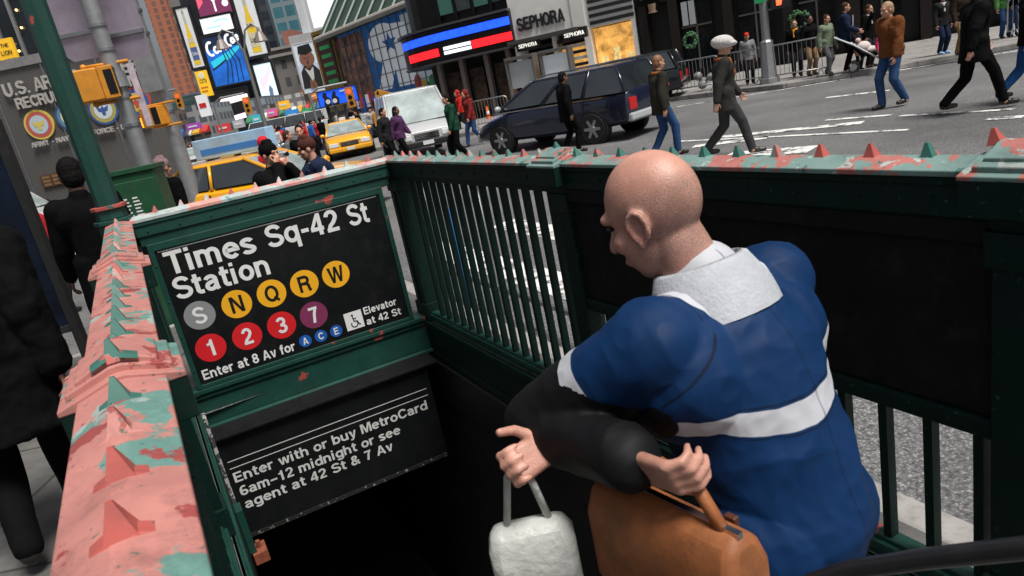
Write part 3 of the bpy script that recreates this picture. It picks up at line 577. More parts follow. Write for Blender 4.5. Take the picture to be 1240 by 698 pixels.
# ---- handrail beside the right stair wall
hp = [on_d(x, y, d) for x, y, d in ((900, 745, 1.14), (985, 705, 1.02), (1030, 690, .98), (1120, 677, .9), (1240, 664, .8), (1330, 655, .73))]
TUBE = M('worn_black_tube', (.012, .012, .014), .25, var=.2, dirt=.2)
t = thing('handrail', 'black tubular handrail running in front of the bars', 'handrail', (hp[-1].x, hp[-1].y, .15)); o_ = Vector((hp[-1].x, hp[-1].y, .15))
q = MB(); q.tube([p - o_ for p in hp], .0135, 12); q.build('rail', TUBE, t, smooth=True)
q = MB(); q.tube([(0, 0, 0), (0, 0, hp[-1].z - .15)], .02, 12); q.cyl((0, 0, 0), (0, 0, .012), .06, .06, 16); q.build('newel_post', TUBE, t, smooth='auto')
# ---- galvanised pipe barrier standing outside the barred railing
t = thing('pipe_barrier', 'galvanised pipe barrier standing on the road behind the bars', 'barrier', E(2.55, 0, 0), EA)
for z in (1.17, .25): 
    q = MB(); q.tube([(0, 1.6, z), (0, -2.6, z)], .024, 10); q.build('pipe', STEEL, t, smooth=True)
for y in (1.5, .9, .3, -.3, -.9, -1.5, -2.1, -2.6):
    q = MB(); q.tube([(0, y, 0.0), (0, y, 1.17)], .02, 10); q.build('upright', STEEL, t, smooth=True)
q = MB(); q.tube([E(2.42, -.1, 0), E(2.42, -.1, .95)], .035, 12); solo('blue_post', 'blue bollard post seen through the green bars', 'post', q, M('blue_paint', (.01, .1, .3), .4), smooth=True)
# ---------------------------------------------------------------- buildings and billboards across the square
def em(name, c, e=.9, rough=.4, var=.08, scale=2): return M(name, c, rough, var=var, scale=scale, emit=e)
C_ = {}
def flat(c, e=0, rough=.5, var=.06):
    k = (c, e); 
    if k not in C_: C_[k] = M('print_%02x%02x%02x%s' % tuple([int(max(0, min(1, q)) * 255) for q in c] + ['_lit' if e else '']), c, rough, var=var, scale=3, emit=e)
    return C_[k]
W_, K_, Rd, Bl, Gn, Ye = (.75, .75, .75), (.01, .01, .012), (.6, .02, .02), (.01, .06, .5), (.03, .3, .06), (.8, .45, .02)
def board_at(name, label, cat, loc, rz, w, h, pm, depth=.5, fm=None, fw=.12, art=(), group=None, legs=0):
    """upright board: local x to the right, -y towards the viewer, base at z=0 of loc"""
    t = thing(name, label, cat, loc, rz, group)
    m = MB(); m.b2((0, 0, 0), (w, depth, h)); m.build('panel', pm, t)
    if fm:
        m = MB()
        for a, b in (((-fw, -.06, -fw), (0, depth, h + fw)), ((w, -.06, -fw), (w + fw, depth, h + fw)), ((0, -.06, h), (w, depth, h + fw)), ((0, -.06, -fw), (w, depth, 0))): m.b2(a, b)
        m.build('frame', fm, t)
    if legs:
        for x in (w * .15, w * .85): m = MB(); m.b2((x - .1, .1, -loc[2]), (x + .1, .3, 0)); m.build('leg', BLACK, t)
    for k, (pn, mt, kind, *d) in enumerate(art):
        e = .012 * (k + 1) * max(1, h / 8); q = MB(); P = lambda s, v: Vector((s * w, -e, v * h))
        if kind == 'rect': q.b2((d[0] * w, -e, d[1] * h), (d[2] * w, 0, d[3] * h))
        elif kind == 'poly': q.prism([P(*p) for p in d[0]], (0, e * .9, 0))
        elif kind == 'disc': q.disc(P(d[0], d[1]), d[2] * h, X * (d[3] if len(d) > 3 else 1), Z, 28, depth=Vector((0, e * .9, 0)))
        elif kind == 'text': q.sign(d[0], P(d[1], d[2]), X, Z, (d[3] - d[1]) * w, d[4] * h, wt=d[5] if len(d) > 5 else .18)
        elif kind == 'lines':
            for pts, wd in d[0]:
                for f in ribbon([(p[0] * w, p[1] * h) for p in pts], wd * h / 2): q.poly([Vector((a, -e, b)) for a, b in f])
        q.build(pn, mt, t)
    return t
def board(name, label, cat, px, Y, pm, **k):
    x0, x1, z0, z1 = boardf(px, Y); return board_at(name, label, cat, (x0, Y, z0), 0, x1 - x0, z1 - z0, pm, **k)
def tower(name, label, px, Y, depth, mat, extra=None, cat='building', z0=0):
    x0, x1, a, z1 = boardf(px, Y); t = thing(name, label, cat, ((x0 + x1) / 2, Y, 0)); w = x1 - x0
    m = MB(); m.b2((-w / 2, 0, z0), (w / 2, depth, z1)); m.build('wall', mat, t)
    if extra: extra(t, w, z1)
    return t
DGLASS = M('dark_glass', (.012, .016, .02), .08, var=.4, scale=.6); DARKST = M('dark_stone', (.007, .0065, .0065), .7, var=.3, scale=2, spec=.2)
CLAD = grid_mat('corrugated_cladding', (.05, .047, .045), (.1, .096, .092), .5, .05, .012, .35, .5)
# ---- recruiting station
Y0 = 21.5
a, b = on_y(-60, 300, Y0), on_y(183, 75, Y0); ztop = on_y(60, 74, Y0).z
t = thing('recruiting_station', 'low grey ribbed recruiting station with raised steel lettering and round seals', 'building', (a.x, Y0, 0)); wS = b.x - a.x; M0 = t.matrix_world
rx = (a.x + wS) * (Y0 + 6) / Y0 - a.x - .4
m = MB(); m.prism([(0, 0, 0), (wS, 0, 0), (rx, 6, 0), (-3, 6, 0)], (0, 0, ztop)); m.build('wall', CLAD, t)
m = MB(); m.prism([(0, -.06, ztop), (wS + .04, -.06, ztop), (rx, 6, ztop), (-3, 6, ztop)], (0, 0, .25)); m.build('parapet', M('parapet_metal', (.2, .2, .2), .5, var=.2), t)
for i in range(6):
    m = MB(); m.b2((wS * i / 5 - .02, -.02, 0), (wS * i / 5 + .02, .0, ztop - .02)); m.build('panel_joint', STEEL, t)
def sl(px, py): p = on_y(px, py, Y0); return p.x - a.x, p.z
LET = M('brushed_steel_letters', (.62, .6, .56), .35, .5, var=.1)
def wl(txt, p0, p1, cap, wt=.2):
    x0, z0 = sl(*p0); x1, z1 = sl(*p1); q = MB(); q.sign(txt, (x0, -.06, (z0 + z1) / 2), X, Z, x1 - x0, cap, wt=wt, depth=.05); q.build('lettering', LET, t)
wl('U.S. ARMED FORCES', (9, 117), (172, 86), .36); wl('RECRUITING STATION', (24, 132), (169, 104), .3); wl('ARMY • NAVY • AIR FORCE • MARINES', (41, 178), (184, 151), .14)
for (px, py, c1, c2, c3, nm) in ((48.5, 151, (.65, .5, .1), (.45, .55, .6), (.5, .1, .08), 'yellow'), (86, 141, (.05, .08, .2), (.7, .65, .5), (.1, .25, .35), 'navy'), (126, 133, (.04, .1, .3), (.6, .65, .7), (.4, .35, .1), 'blue'), (166, 124, (.5, .08, .06), (.6, .45, .1), (.05, .1, .3), 'red')):
    x, z = sl(px, py); r = .42; q = MB(); q.disc((x, -.05, z), r, X, Z, 36, 0, Vector((0, .05, 0))); o = q.build('seal', flat(c1), t)
    q = MB(); q.disc((x, -.056, z), r * .86, X, Z, 36); q.build('seal_rim', flat(c3), o)
    q = MB(); q.disc((x, -.060, z), r * .62, X, Z, 32); q.build('seal_field', flat(c2), o)
    q = MB(); q.poly([(x + r * p, -.066, z + r * v) for p, v in ((-.42, .25), (-.1, .1), (0, .32), (.1, .1), (.42, .25), (.3, -.1), (.14, -.1), (.1, -.36), (-.1, -.36), (-.14, -.1), (-.3, -.1))]); q.build('seal_emblem', flat(c1), o)
x, z = sl(54, 228); x2, z2 = sl(86, 206)
q = MB(); q.b2((x, -.05, z), (x2, 0, z2)); o = q.build('plaque', M('bronze', (.2, .1, .05), .4, .7, var=.3, scale=10), t)
q = MB()
for i in range(3):
    for j in range(3): q.b2((x + (x2 - x) * (.08 + .31 * i), -.065, z + (z2 - z) * (.1 + .3 * j)), (x + (x2 - x) * (.3 + .31 * i), -.05, z + (z2 - z) * (.32 + .3 * j)))
q.build('relief', M('pale_bronze', (.42, .26, .14), .4, .7), o)
# ---- theatre front above the station
x0, x1, za, zb = boardf(((-40, 120), (150, 90), (-60, -60)), 44)
t = thing('theatre_front', 'dark theatre front with tall windows and warm lights over the station', 'building', (x0, 44, 0)); wT = x1 - x0
m = MB(); m.prism([(0, .4, 0), (wT, .4, 0), ((x0 + wT) * 1.25 - x0 - 1, 11, 0), (-4, 11, 0)], (0, 0, zb + 6)); m.build('wall', DARKST, t)
for i in range(9):
    m = MB(); m.b2((wT * i / 9 + .12, .25, za - 3), (wT * (i + 1) / 9 - .12, .4, zb + 5)); o = m.build('window', DGLASS, t)
    m = MB(); m.b2((wT * i / 9 - .08, .1, za - 3), (wT * i / 9 + .08, .4, zb + 5)); m.build('mullion', ALU if i != 6 else flat((.6, .6, .58)), t)
    m = MB()
    for k in range(3): m.ell((wT * (i + .5) / 9 + rnd.uniform(-.3, .3), .15, za + rnd.uniform(1, 5)), .07, nu=8, nv=6)
    m.build('lamp', em('warm_bulb', (1, .6, .2), 3), t)
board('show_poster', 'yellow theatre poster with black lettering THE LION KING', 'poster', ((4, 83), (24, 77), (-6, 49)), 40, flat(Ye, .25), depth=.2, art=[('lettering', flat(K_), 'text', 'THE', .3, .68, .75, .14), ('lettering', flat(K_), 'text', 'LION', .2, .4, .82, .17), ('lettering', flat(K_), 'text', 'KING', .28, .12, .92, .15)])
# ---- orange brick hotel tower and neighbours
BRK = grid_mat('orange_brick_stripes', (.42, .15, .085), (.2, .1, .08), 1.9, 1.4, .52, .25, .7); GRW = grid_mat('grey_window_bands', (.2, .2, .2), (.05, .06, .07), 2.2, 3.4, .25, .45, .3)
def hot(t, w, z): 
    m = MB(); m.b2((w / 2, 2, 0), (w / 2 + 6, 24, z - 5)); m.build('side_wing', GRW, t)
    q = MB(); q.sign('NOVOTEL', (-w * .32, -.3, z - 26), Vector((0, 0, -1)), X, 24, 5, depth=.2); q.build('lettering', flat((.1, .16, .3)), t)
tower('brick_tower', 'orange brick hotel tower with vertical window stripes', ((214, 122), (236, 115), (168, -30)), 170, 22, BRK, hot)
tower('glass_block', 'small green glass block below the orange tower', ((212, 150), (243, 142), (207, 120)), 120, 20, grid_mat('green_glass_grid', (.1, .13, .12), (.04, .1, .09), 2, 1.6, .15, .25))
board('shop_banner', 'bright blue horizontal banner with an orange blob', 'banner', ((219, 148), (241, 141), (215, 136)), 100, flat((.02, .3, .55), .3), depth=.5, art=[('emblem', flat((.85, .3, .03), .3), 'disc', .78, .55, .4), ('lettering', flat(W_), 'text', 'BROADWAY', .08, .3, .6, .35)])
# ---- slab tower hung with screens
SL = M('slab_tower_dark', (.02, .022, .028), .35, var=.3, scale=.2)
tower('screen_tower', 'narrow dark tower hung with bottle posters and bright screens', ((268, 165), (341, 149), (222, -60)), 112, 2.5, SL)
def bottle(cx, w, half=False):
    o = [(-.16, .04), (-.17, .34), (-.13, .52), (-.065, .66), (-.06, .86), (-.05, .95), (.05, .95), (.06, .86), (.065, .66), (.13, .52), (.17, .34), (.16, .04)]
    return [(cx + p * w, v) for p, v in o]
def bottle_art(w, dark):
    A = [('bottle', flat((.55, .56, .42)), 'poly', bottle(.5, w)), ('beer', flat((.75, .5, .03), .15), 'poly', [(p, min(v, .74)) for p, v in bottle(.5, w * .93)]),
         ('label', flat((.1, .14, .35) if dark else (.72, .66, .45)), 'poly', [(.5 - .155 * w, .12), (.5 + .155 * w, .12), (.5 + .165 * w, .34), (.5 - .165 * w, .34)]),
         ('neck_label', flat((.7, .62, .4)), 'poly', [(.5 - .13 * w, .42), (.5 + .13 * w, .42), (.5 + .12 * w, .5), (.5 - .12 * w, .5)]),
         ('lettering', flat(W_ if dark else K_), 'text', 'Corona' if dark else 'Light', .5 - .13 * w, .2, .5 + .13 * w, .07), ('lime', flat((.35, .5, .1)), 'poly', [(.46, .93), (.54, .93), (.56, .97), (.44, .97)])]
    if not dark: A.insert(5, ('lettering', flat(K_), 'text', 'Corona', .5 - .12 * w, .43, .5 + .12 * w, .045))
    return A
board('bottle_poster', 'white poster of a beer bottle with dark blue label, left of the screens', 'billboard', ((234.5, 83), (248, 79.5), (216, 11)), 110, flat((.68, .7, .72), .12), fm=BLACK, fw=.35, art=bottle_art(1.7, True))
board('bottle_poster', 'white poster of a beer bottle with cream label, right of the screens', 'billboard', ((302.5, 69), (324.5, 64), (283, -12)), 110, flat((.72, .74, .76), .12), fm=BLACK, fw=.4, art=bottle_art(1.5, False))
board('video_screen', 'dark red video screen with a white letter Y, topmost of the screens', 'screen', ((243, 22), (281.5, 14), (235, -12)), 110, em('maroon_screen', (.12, .02, .06), .8), fm=BLACK, fw=.2, art=[('logo', flat(W_, .6), 'lines', [([(.35, .85), (.52, .45), (.7, .9)], .07), ([(.52, .45), (.52, .12)], .07)]), ('graphic', flat((.8, .1, .15), .5), 'poly', [(.02, .3), (.2, .5), (.16, .85), (.03, .7)]), ('graphic', flat((.8, .75, .85), .6), 'disc', .85, .35, .12)])
board('video_screen', 'white screen with two pale blue strokes under the dark red one', 'screen', ((247, 42), (283.5, 34.5), (243, 22.5)), 110, flat((.85, .88, .9), .55), fm=BLACK, fw=.2, art=[('graphic', flat((.3, .6, .85), .5), 'lines', [([(.12, .28), (.3, .33), (.5, .3), (.62, .36)], .09), ([(.4, .62), (.6, .72), (.8, .68), (.9, .6)], .09)])])
board('cola_sign', 'blue neon sign with white script Coca-Cola lettering and black curved lines', 'sign', ((262, 106), (304, 96), (247.5, 46)), 110, em('cola_blue', (.01, .1, .42), .55, var=.6, scale=.25), fm=BLACK, fw=.25, depth=.7, art=[('dark_band', flat((.01, .03, .09)), 'rect', 0, .74, 1, 1), ('glow', flat((.02, .45, .6), .5), 'poly', [(.05, .5), (.5, .62), (.95, .74), (.95, .68), (.6, .5), (.1, .36)]),
   ('lettering', flat(W_, .7), 'lines', [(AR(.16, .76, .1, .13, 60, 300), .05), (AR(.3, .72, .05, .06, 0, 350), .045), (AR(.41, .74, .04, .06, 40, 320), .04), (AR(.5, .76, .04, .05, 0, 350), .04), ([(.55, .82), (.56, .7), (.6, .72)], .04), (AR(.7, .86, .08, .11, 60, 300), .05), (AR(.8, .84, .035, .05, 0, 350), .04), ([(.86, 1.0), (.87, .82), (.9, .84)], .04), (AR(.94, .88, .03, .05, 0, 350), .04)]),
   ('tubes', flat(K_), 'lines', [([(.45, .72), (.5, .4), (.35, .02)], .02), ([(.52, .72), (.6, .4), (.5, .02)], .02), ([(.6, .74), (.72, .42), (.66, .02)], .02), ([(.68, .74), (.84, .44), (.8, .02)], .02), ([(.05, .34), (.3, .42), (.5, .5)], .03)])])
board('video_screen', 'black lower screen with two glowing pale pink bands near the street', 'screen', ((274, 152), (308, 143), (265, 112)), 108, flat(K_), fm=BLACK, fw=.15, art=[('glow_band', flat((.9, .75, .8), .9), 'poly', [(.0, .58), (1, .64), (1, .8), (.1, .78), (0, .7)]), ('glow_band', flat((.9, .72, .8), .9), 'poly', [(.05, .06), (.95, .1), (.9, .26), (.15, .2)])])
board('video_screen', 'pale blue and pink screen with a small figure, right of the blue neon sign', 'screen', ((319, 124), (339, 119), (305, 80)), 108, em('pale_screen', (.62, .8, .86), .6, var=.25, scale=.4), fm=BLACK, fw=.3, art=[('graphic', flat((.85, .6, .78), .5), 'poly', [(.1, .6), (.5, .7), (.9, .95), (.9, .75), (.6, .5), (.2, .3)]), ('figure', flat((.2, .3, .5)), 'poly', [(.5, .12), (.7, .12), (.75, .3), (.62, .42), (.52, .3)])])
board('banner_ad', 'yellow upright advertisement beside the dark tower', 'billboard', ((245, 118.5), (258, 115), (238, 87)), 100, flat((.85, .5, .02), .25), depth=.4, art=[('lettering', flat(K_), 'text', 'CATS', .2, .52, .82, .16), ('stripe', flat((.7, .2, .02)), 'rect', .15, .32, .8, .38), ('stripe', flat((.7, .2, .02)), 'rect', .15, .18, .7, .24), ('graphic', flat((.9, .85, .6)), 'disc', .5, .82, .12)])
# ---- towers to the right of it
tower('glass_tower', 'teal glass office tower with pale ribs at the top of the view', ((345, 75), (372, 68), (318, -90)), 190, 30, grid_mat('teal_curtain_wall', (.2, .26, .28), (.05, .16, .2), 3, 3.6, .2, .3, .15))
tower('dark_tower', 'dark slate tower rising behind the bottle poster', ((325, 120), (352, 112), (294, -80)), 215, 30, grid_mat('slate_wall', (.06, .075, .09), (.03, .04, .055), 4, 4, .3, .4, .3))
STN = grid_mat('old_limestone', (.2, .185, .175), (.07, .07, .075), 2.2, 3.2, .55, .45, .8)
def cor(t, w, z):
    for k, h in enumerate((0, 1.2)): m = MB(); m.b2((-w / 2 - .5, -.6, z - h), (w / 2 + .5, 12, z - h + .5)); m.build('cornice', M('limestone_trim', (.3, .28, .26), .8), t)
tower('stone_building', 'older grey stone building with cornices left of the portrait billboard', ((352, 150), (379, 140), (332, 62)), 140, 20, STN, cor)
tower('red_roof_block', 'brownish block with a red roof sign above the stone building', ((352, 82), (366, 79), (333, 40)), 160, 15, M('brown_block', (.3, .12, .09), .7, var=.3, scale=.2))
tower('white_slab', 'tall white ribbed slab left of the blank white screen', ((372, 60), (388, 56), (350, -40)), 126, 16, grid_mat('white_ribs', (.62, .63, .64), (.5, .52, .54), 3, 60, .2, .02))
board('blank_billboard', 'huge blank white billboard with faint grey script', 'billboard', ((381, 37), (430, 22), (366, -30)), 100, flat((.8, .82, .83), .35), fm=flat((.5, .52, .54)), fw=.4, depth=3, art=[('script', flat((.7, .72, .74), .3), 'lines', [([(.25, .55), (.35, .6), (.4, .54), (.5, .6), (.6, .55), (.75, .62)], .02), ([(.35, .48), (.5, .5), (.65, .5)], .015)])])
tower('billboard_stand', 'dark roof structure carrying the blank white billboard', ((386, 58), (432, 38), (382, 41)), 99, 8, BLACK, z0=8)
tower('corner_block', 'pale block behind the portrait billboard', ((372, 130), (432, 112), (352, 44)), 118, 12, M('pale_block', (.42, .42, .43), .7, var=.15, scale=.3))
SKN = (.17, .075, .045)
board('portrait_billboard', 'billboard portrait of a man in a black flat cap with hands joined', 'billboard', ((370.5, 114), (393, 106.5), (359, 54)), 84, flat((.5, .6, .72), .1), fm=flat((.6, .6, .6)), fw=.12, art=[
    ('backdrop', flat((.62, .7, .78), .1), 'rect', 0, .55, 1, 1), ('coat', flat((.02, .02, .022)), 'poly', [(.0, .08), (.06, .42), (.3, .56), (.5, .5), (.75, .54), (1, .4), (1, .06)]), ('scarf', flat((.6, .6, .58)), 'poly', [(.28, .5), (.44, .3), (.56, .14), (.66, .32), (.72, .5), (.5, .42)]),
    ('neck', flat(SKN), 'poly', [(.36, .48), (.64, .48), (.62, .64), (.38, .64)]), ('face', flat((.24, .11, .07)), 'disc', .52, .68, .16, 1.0), ('cap_crown', flat(K_), 'poly', [(.14, .80), (.2, .95), (.8, .97), (.88, .82), (.52, .76)]),
    ('eyes', flat((.03, .015, .01)), 'lines', [([(.4, .7), (.47, .7)], .014), ([(.57, .7), (.64, .7)], .014)]), ('nose', flat((.14, .06, .035)), 'poly', [(.48, .62), (.57, .62), (.53, .7)]), ('mouth', flat((.2, .05, .04)), 'lines', [([(.45, .595), (.59, .595)], .02)]),
    ('hands', flat((.26, .12, .08)), 'poly', [(.34, .08), (.4, .24), (.5, .2), (.6, .25), (.7, .1), (.55, .04)]), ('fingers', flat((.1, .04, .025)), 'lines', [([(.42, .2), (.5, .08)], .012), ([(.5, .2), (.55, .07)], .012), ([(.58, .21), (.6, .09)], .012)])])
ra = R(-48); p0 = on_y(396, 106, 66)
board_at('gilt_frame_ad', 'gold framed advert board with green lettering panels, seen at an angle', 'billboard', p0, ra, 2.6, 4.4, flat((.12, .03, .03)), depth=.4, fm=M('gilt', (.45, .27, .06), .4, .6), fw=.28, art=[('green_panel', flat((.03, .35, .1), .1), 'rect', .2, .55 - .5 + .12 * k * 1.35, .8, .12 * k * 1.35 + .12) for k in range(6)])
board('dark_ad', 'brown and red poster between the gold frame and the glass corner', 'billboard', ((416, 99.5), (427, 95), (408, 50)), 64, flat((.3, .1, .06)), fm=flat((.03, .02, .02)), fw=.25, depth=.4, art=[('figure', flat((.62, .4, .25)), 'poly', [(.2, .1), (.7, .15), (.65, .5), (.5, .7), (.3, .6)]), ('graphic', flat((.05, .3, .12)), 'rect', .7, .4, .95, .6), ('graphic', flat((.55, .08, .05)), 'poly', [(.1, .75), (.8, .8), (.7, .95), (.2, .95)])])
# ---- glass corner store with collage facade
A0 = on_y(425, 110, 63); B0 = on_y(556, 118, 50.5); ang = math.atan2(B0.y - A0.y, B0.x - A0.x); wG = math.hypot(B0.x - A0.x, B0.y - A0.y)
t = thing('toy_store', 'glass fronted store with blue collage and huge white letter R', 'building', (A0.x, A0.y, 0), ang); hz = on_y(425, 41, 63).z
def TG(px, py):
    n = Vector((math.sin(ang), -math.cos(ang), 0)); p = on_plane(px, py, (A0.x, A0.y, 0), n) - Vector((A0.x, A0.y, 0)); return (p.x * math.cos(ang) + p.y * math.sin(ang), p.z)
m = MB(); m.b2((0, 0, 0), (wG, 18, hz)); m.build('wall', flat((.02, .14, .42), .08), t)
def tp(name, mt, pts, k): m = MB(); m.prism([Vector((x, -.02 - .015 * k, z)) for x, z in pts], (0, .012, 0)); return m.build(name, mt, t)
zt, zb_ = hz - .2, 2.6
w1, w2 = TG(444, 70)[0], TG(452, 70)[0]
tp('collage', M('collage_print', (.12, .08, .22), .5, var=.9, scale=1.3, c2=(.4, .2, .14)), [(0, zb_), (w1, zb_), (w1, zt), (0, zt)], 1)
tp('white_glass', flat((.5, .56, .6), .1), [(TG(500, 90)[0], zb_), (wG, zb_), (wG, zt), (TG(500, 90)[0], zt)], 1)
RX0, RX1 = TG(455, 90)[0], TG(499, 90)[0]; RW = RX1 - RX0; RH = zt - zb_
def rr(x, z): return (RX0 + RW * x, zb_ + RH * z)
WHG = flat((.66, .7, .74), .15)
tp('letter_bowl', WHG, [rr(.45 + .45 * math.cos(R(d)), .7 + .29 * math.sin(R(d))) for d in range(0, 360, 15)], 2); tp('letter_stem', WHG, [rr(.62, .02), rr(1.1, .02), rr(1.1, .9), rr(.62, .95)], 3)
tp('letter_leg', WHG, [rr(.02, .02), rr(.4, .02), rr(.78, .5), rr(.4, .55)], 4)
tp('star', flat((.02, .12, .4), .08), [rr(.62 + (.22 if i % 2 == 0 else .09) * math.sin(R(36 * i)), .68 + (.16 if i % 2 == 0 else .065) * math.cos(R(36 * i))) for i in range(10)], 5)
for i, c in enumerate(((.65, .08, .05), (.7, .5, .05), (.05, .4, .1), (.05, .25, .6), (.6, .1, .3))):
    x, z = TG(508 + i * 9, 100 + (i % 2) * 6); tp('balloon', flat(c), [(x + .5 * math.cos(R(d)), z + .6 * math.sin(R(d))) for d in range(0, 360, 30)], 6)
for i in range(7):
    x = w1 * (i + .5) / 7; q = MB(); q.b2((x - w1 / 16, -.09, zb_ - .9), (x + w1 / 16, 0, zb_ - .2 + .3 * (i % 3))); q.build('sign_box', flat(((.02, .08, .5), (.7, .7, .72), (.5, .05, .05))[i % 3], .2), t)
m = MB()
for i in range(15): m.b2((wG * i / 14 - .035, -.16, 0), (wG * i / 14 + .035, -.1, hz))
for i in range(8): m.b2((0, -.159, hz * i / 8 - .03), (wG, -.101, hz * i / 8 + .03))
m.build('mullions', flat((.14, .16, .18)), t)
m = MB(); m.loft([[(x, -1.2, hz), (x, .5, hz), (x, 3, hz + 4.2), (x, 2.4, hz + 4.4)] for x in (-1.5, wG)]); m.build('roof', M('green_roof', (.03, .06, .045), .5, var=.3, scale=.8), t)
m = MB(); m.tube([(-1.5, -1.3, hz + .1), (wG, -1.3, hz + .1)], .22, 8); m.build('cornice', M('pale_cornice', (.4, .38, .34), .6), t)
for i in range(9): m = MB(); x = wG * i / 8; m.tube([(x, -1.25, hz + .25), (x, 2.3, hz + 4.6)], .09, 6); m.build('roof_rib', flat((.25, .3, .28)), t)
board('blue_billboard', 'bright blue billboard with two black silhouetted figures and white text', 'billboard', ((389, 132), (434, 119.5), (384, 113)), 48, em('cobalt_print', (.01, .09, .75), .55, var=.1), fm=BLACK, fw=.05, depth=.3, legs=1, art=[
    ('figure', flat(K_), 'poly', [(.1, .0), (.14, .5), (.1, .7), (.16, .95), (.23, .85), (.22, .65), (.3, .45), (.3, 0)]), ('figure', flat(K_), 'poly', [(.32, .0), (.33, .45), (.36, .7), (.42, .95), (.47, .8), (.45, .6), (.52, .4), (.5, 0)]),
    ('shirt', flat(W_), 'disc', .22, .28, .16, 1), ('shirt', flat(W_), 'disc', .4, .26, .16, 1), ('lettering', flat(W_), 'rect', .58, .78, .93, .88), ('lettering', flat(W_), 'rect', .7, .6, .9, .68), ('graphic', flat(W_), 'rect', .84, .15, .92, .5)])
# ---- right-hand block, in the frame of the far kerb
def KP(x, y, z=0): return KM @ Vector((x, y, z))
KN = Vector((math.sin(KA), -math.cos(KA), 0))
def FK(px, py, yl=7.0):
    p = KM.inverted() @ on_plane(px, py, KP(0, yl), KN); return p.x, p.z
t = thing('corner_bank', 'black rounded corner building wrapped in blue, red and white light bands', 'building', K0, KA)
def plan(x1, yf, r, xl, inset=0): return [(x1, yf)] + [(xl + r + r * math.cos(R(d)), yf + r + r * math.sin(R(d))) for d in range(270, 179, -10)] + [(xl, 24), (x1, 24)]
def curve(mb, pl, z0, z1, mi=0): mb.prism([(x, y, z0) for x, y in pl], (0, 0, z1 - z0), mi)
BKS = M('black_cladding', (.006, .006, .007), .4, spec=.3, var=.3, scale=1.5)
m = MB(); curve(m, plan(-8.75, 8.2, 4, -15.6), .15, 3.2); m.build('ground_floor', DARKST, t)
m = MB(); curve(m, plan(-8.5, 6.75, 4.5, -16.45), 3.2, 4.75); m.build('canopy', BKS, t, bevel=.03)
m = MB(); curve(m, plan(-8.5, 6.6, 4.55, -16.6), 4.75, 4.85); curve(m, plan(-8.5, 6.65, 4.5, -16.5), 3.1, 3.2); m.build('canopy_trim', flat((.06, .06, .065), 0, .3), t)
m = MB(); curve(m, plan(-8.62, 7.4, 4.3, -16), 4.85, 15); m.build('upper_floors', BKS, t)
def band(x0, x1, z0, z1, mt, name):           # light band following the canopy face
    pl = plan(-8.5, 6.68, 4.5, -16.5)[:11]; s = [0]
    for a, b in zip(pl, pl[1:]): s.append(s[-1] + math.dist(a, b))
    def at(d):
        for i in range(len(pl) - 1):
            if s[i] <= d <= s[i + 1] + 1e-6: k = (d - s[i]) / (s[i + 1] - s[i]); return (pl[i][0] + (pl[i + 1][0] - pl[i][0]) * k, pl[i][1] + (pl[i + 1][1] - pl[i][1]) * k)
        return pl[-1]
    n = 14; pts = [at(x0 + (x1 - x0) * i / n) for i in range(n + 1)]
    cx, cy = -12, 11.18
    def off(p, k):
        if p[0] > cx: return (p[0], p[1] + k)
        d = math.hypot(p[0] - cx, p[1] - cy); return (p[0] - (p[0] - cx) / d * k, p[1] - (p[1] - cy) / d * k)
    q = MB(); q.loft([[(p[0], p[1], z0), (p[0], p[1], z1), off(p, .08) + (z1,), off(p, .08) + (z0,)] for p in pts]); q.build(name, mt, t)
LB, LR, LW = em('blue_led', (.01, .06, .95), 1.6, var=.25, scale=5), em('red_led', (.95, .01, .015), 1.5, var=.1, scale=5), em('white_led', (.75, .78, .85), 1.0, var=.12, scale=6)
band(.02, 7.3, 4.14, 4.5, LB, 'blue_band'); band(4.05, 6.5, 3.46, 3.82, LR, 'red_band'); band(2.2, 3.7, 3.46, 3.61, LW, 'white_band'); band(2.2, 3.7, 3.67, 3.82, LW, 'white_band'); band(.02, 2.12, 3.46, 3.82, LR, 'red_band')
for i in range(4):
    x = -12.4 + i * .95; q = MB(); q.b2((x + .1, 7.3, 5.3), (x + .85, 7.42, 8.6)); o = q.build('window', M('bank_glass', (.03, .04, .045), .1, var=.7, scale=.8) if i % 2 else flat((.05, .16, .13)), t)
    q = MB(); q.b2((x - .02, 7.25, 5), (x + .08, 7.4, 8.8)); q.build('mullion', BKS, t)
for x in (-13.3, -12, -10.6, -9.4):
    q = MB(); q.b2((x, 7.6, .15), (x + .22, 7.9, 3.15)); q.build('column', flat((.16, .14, .13)), t)
    q = MB(); q.b2((x + .3, 8.0, .5), (x + 1.1, 8.2, 2.6)); q.build('shop_window', M('shop_window_warm', (.04, .03, .025), .15, var=.9, scale=3), t)
# ---- cosmetics store
t = thing('cosmetics_store', 'white fronted store with black SEPHORA lettering and amber lit windows', 'building', K0, KA)
WST = M('white_stone', (.72, .71, .68), .5, var=.08, scale=3); AMB = em('amber_interior', (.6, .3, .07), .7, var=.7, scale=2.2)
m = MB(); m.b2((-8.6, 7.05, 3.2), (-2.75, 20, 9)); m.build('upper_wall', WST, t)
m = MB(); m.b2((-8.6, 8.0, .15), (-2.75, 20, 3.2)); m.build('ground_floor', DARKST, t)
for x0, x1 in ((-8.6, -8.35), (-5.15, -4.85), (-2.95, -2.75), (-6.7, -6.55)): q = MB(); q.b2((x0, 7.0, .15), (x1, 8.0, 3.2)); q.build('pillar', WST, t)
x0, z0 = FK(628, 41); x1, z1 = FK(684, 23)
q = MB(); q.sign('SEPHORA', (x0, 7.02, (z0 + z1) / 2), X, Z, x1 - x0, .56, depth=.06, wt=.2); q.build('lettering', flat(K_), t)
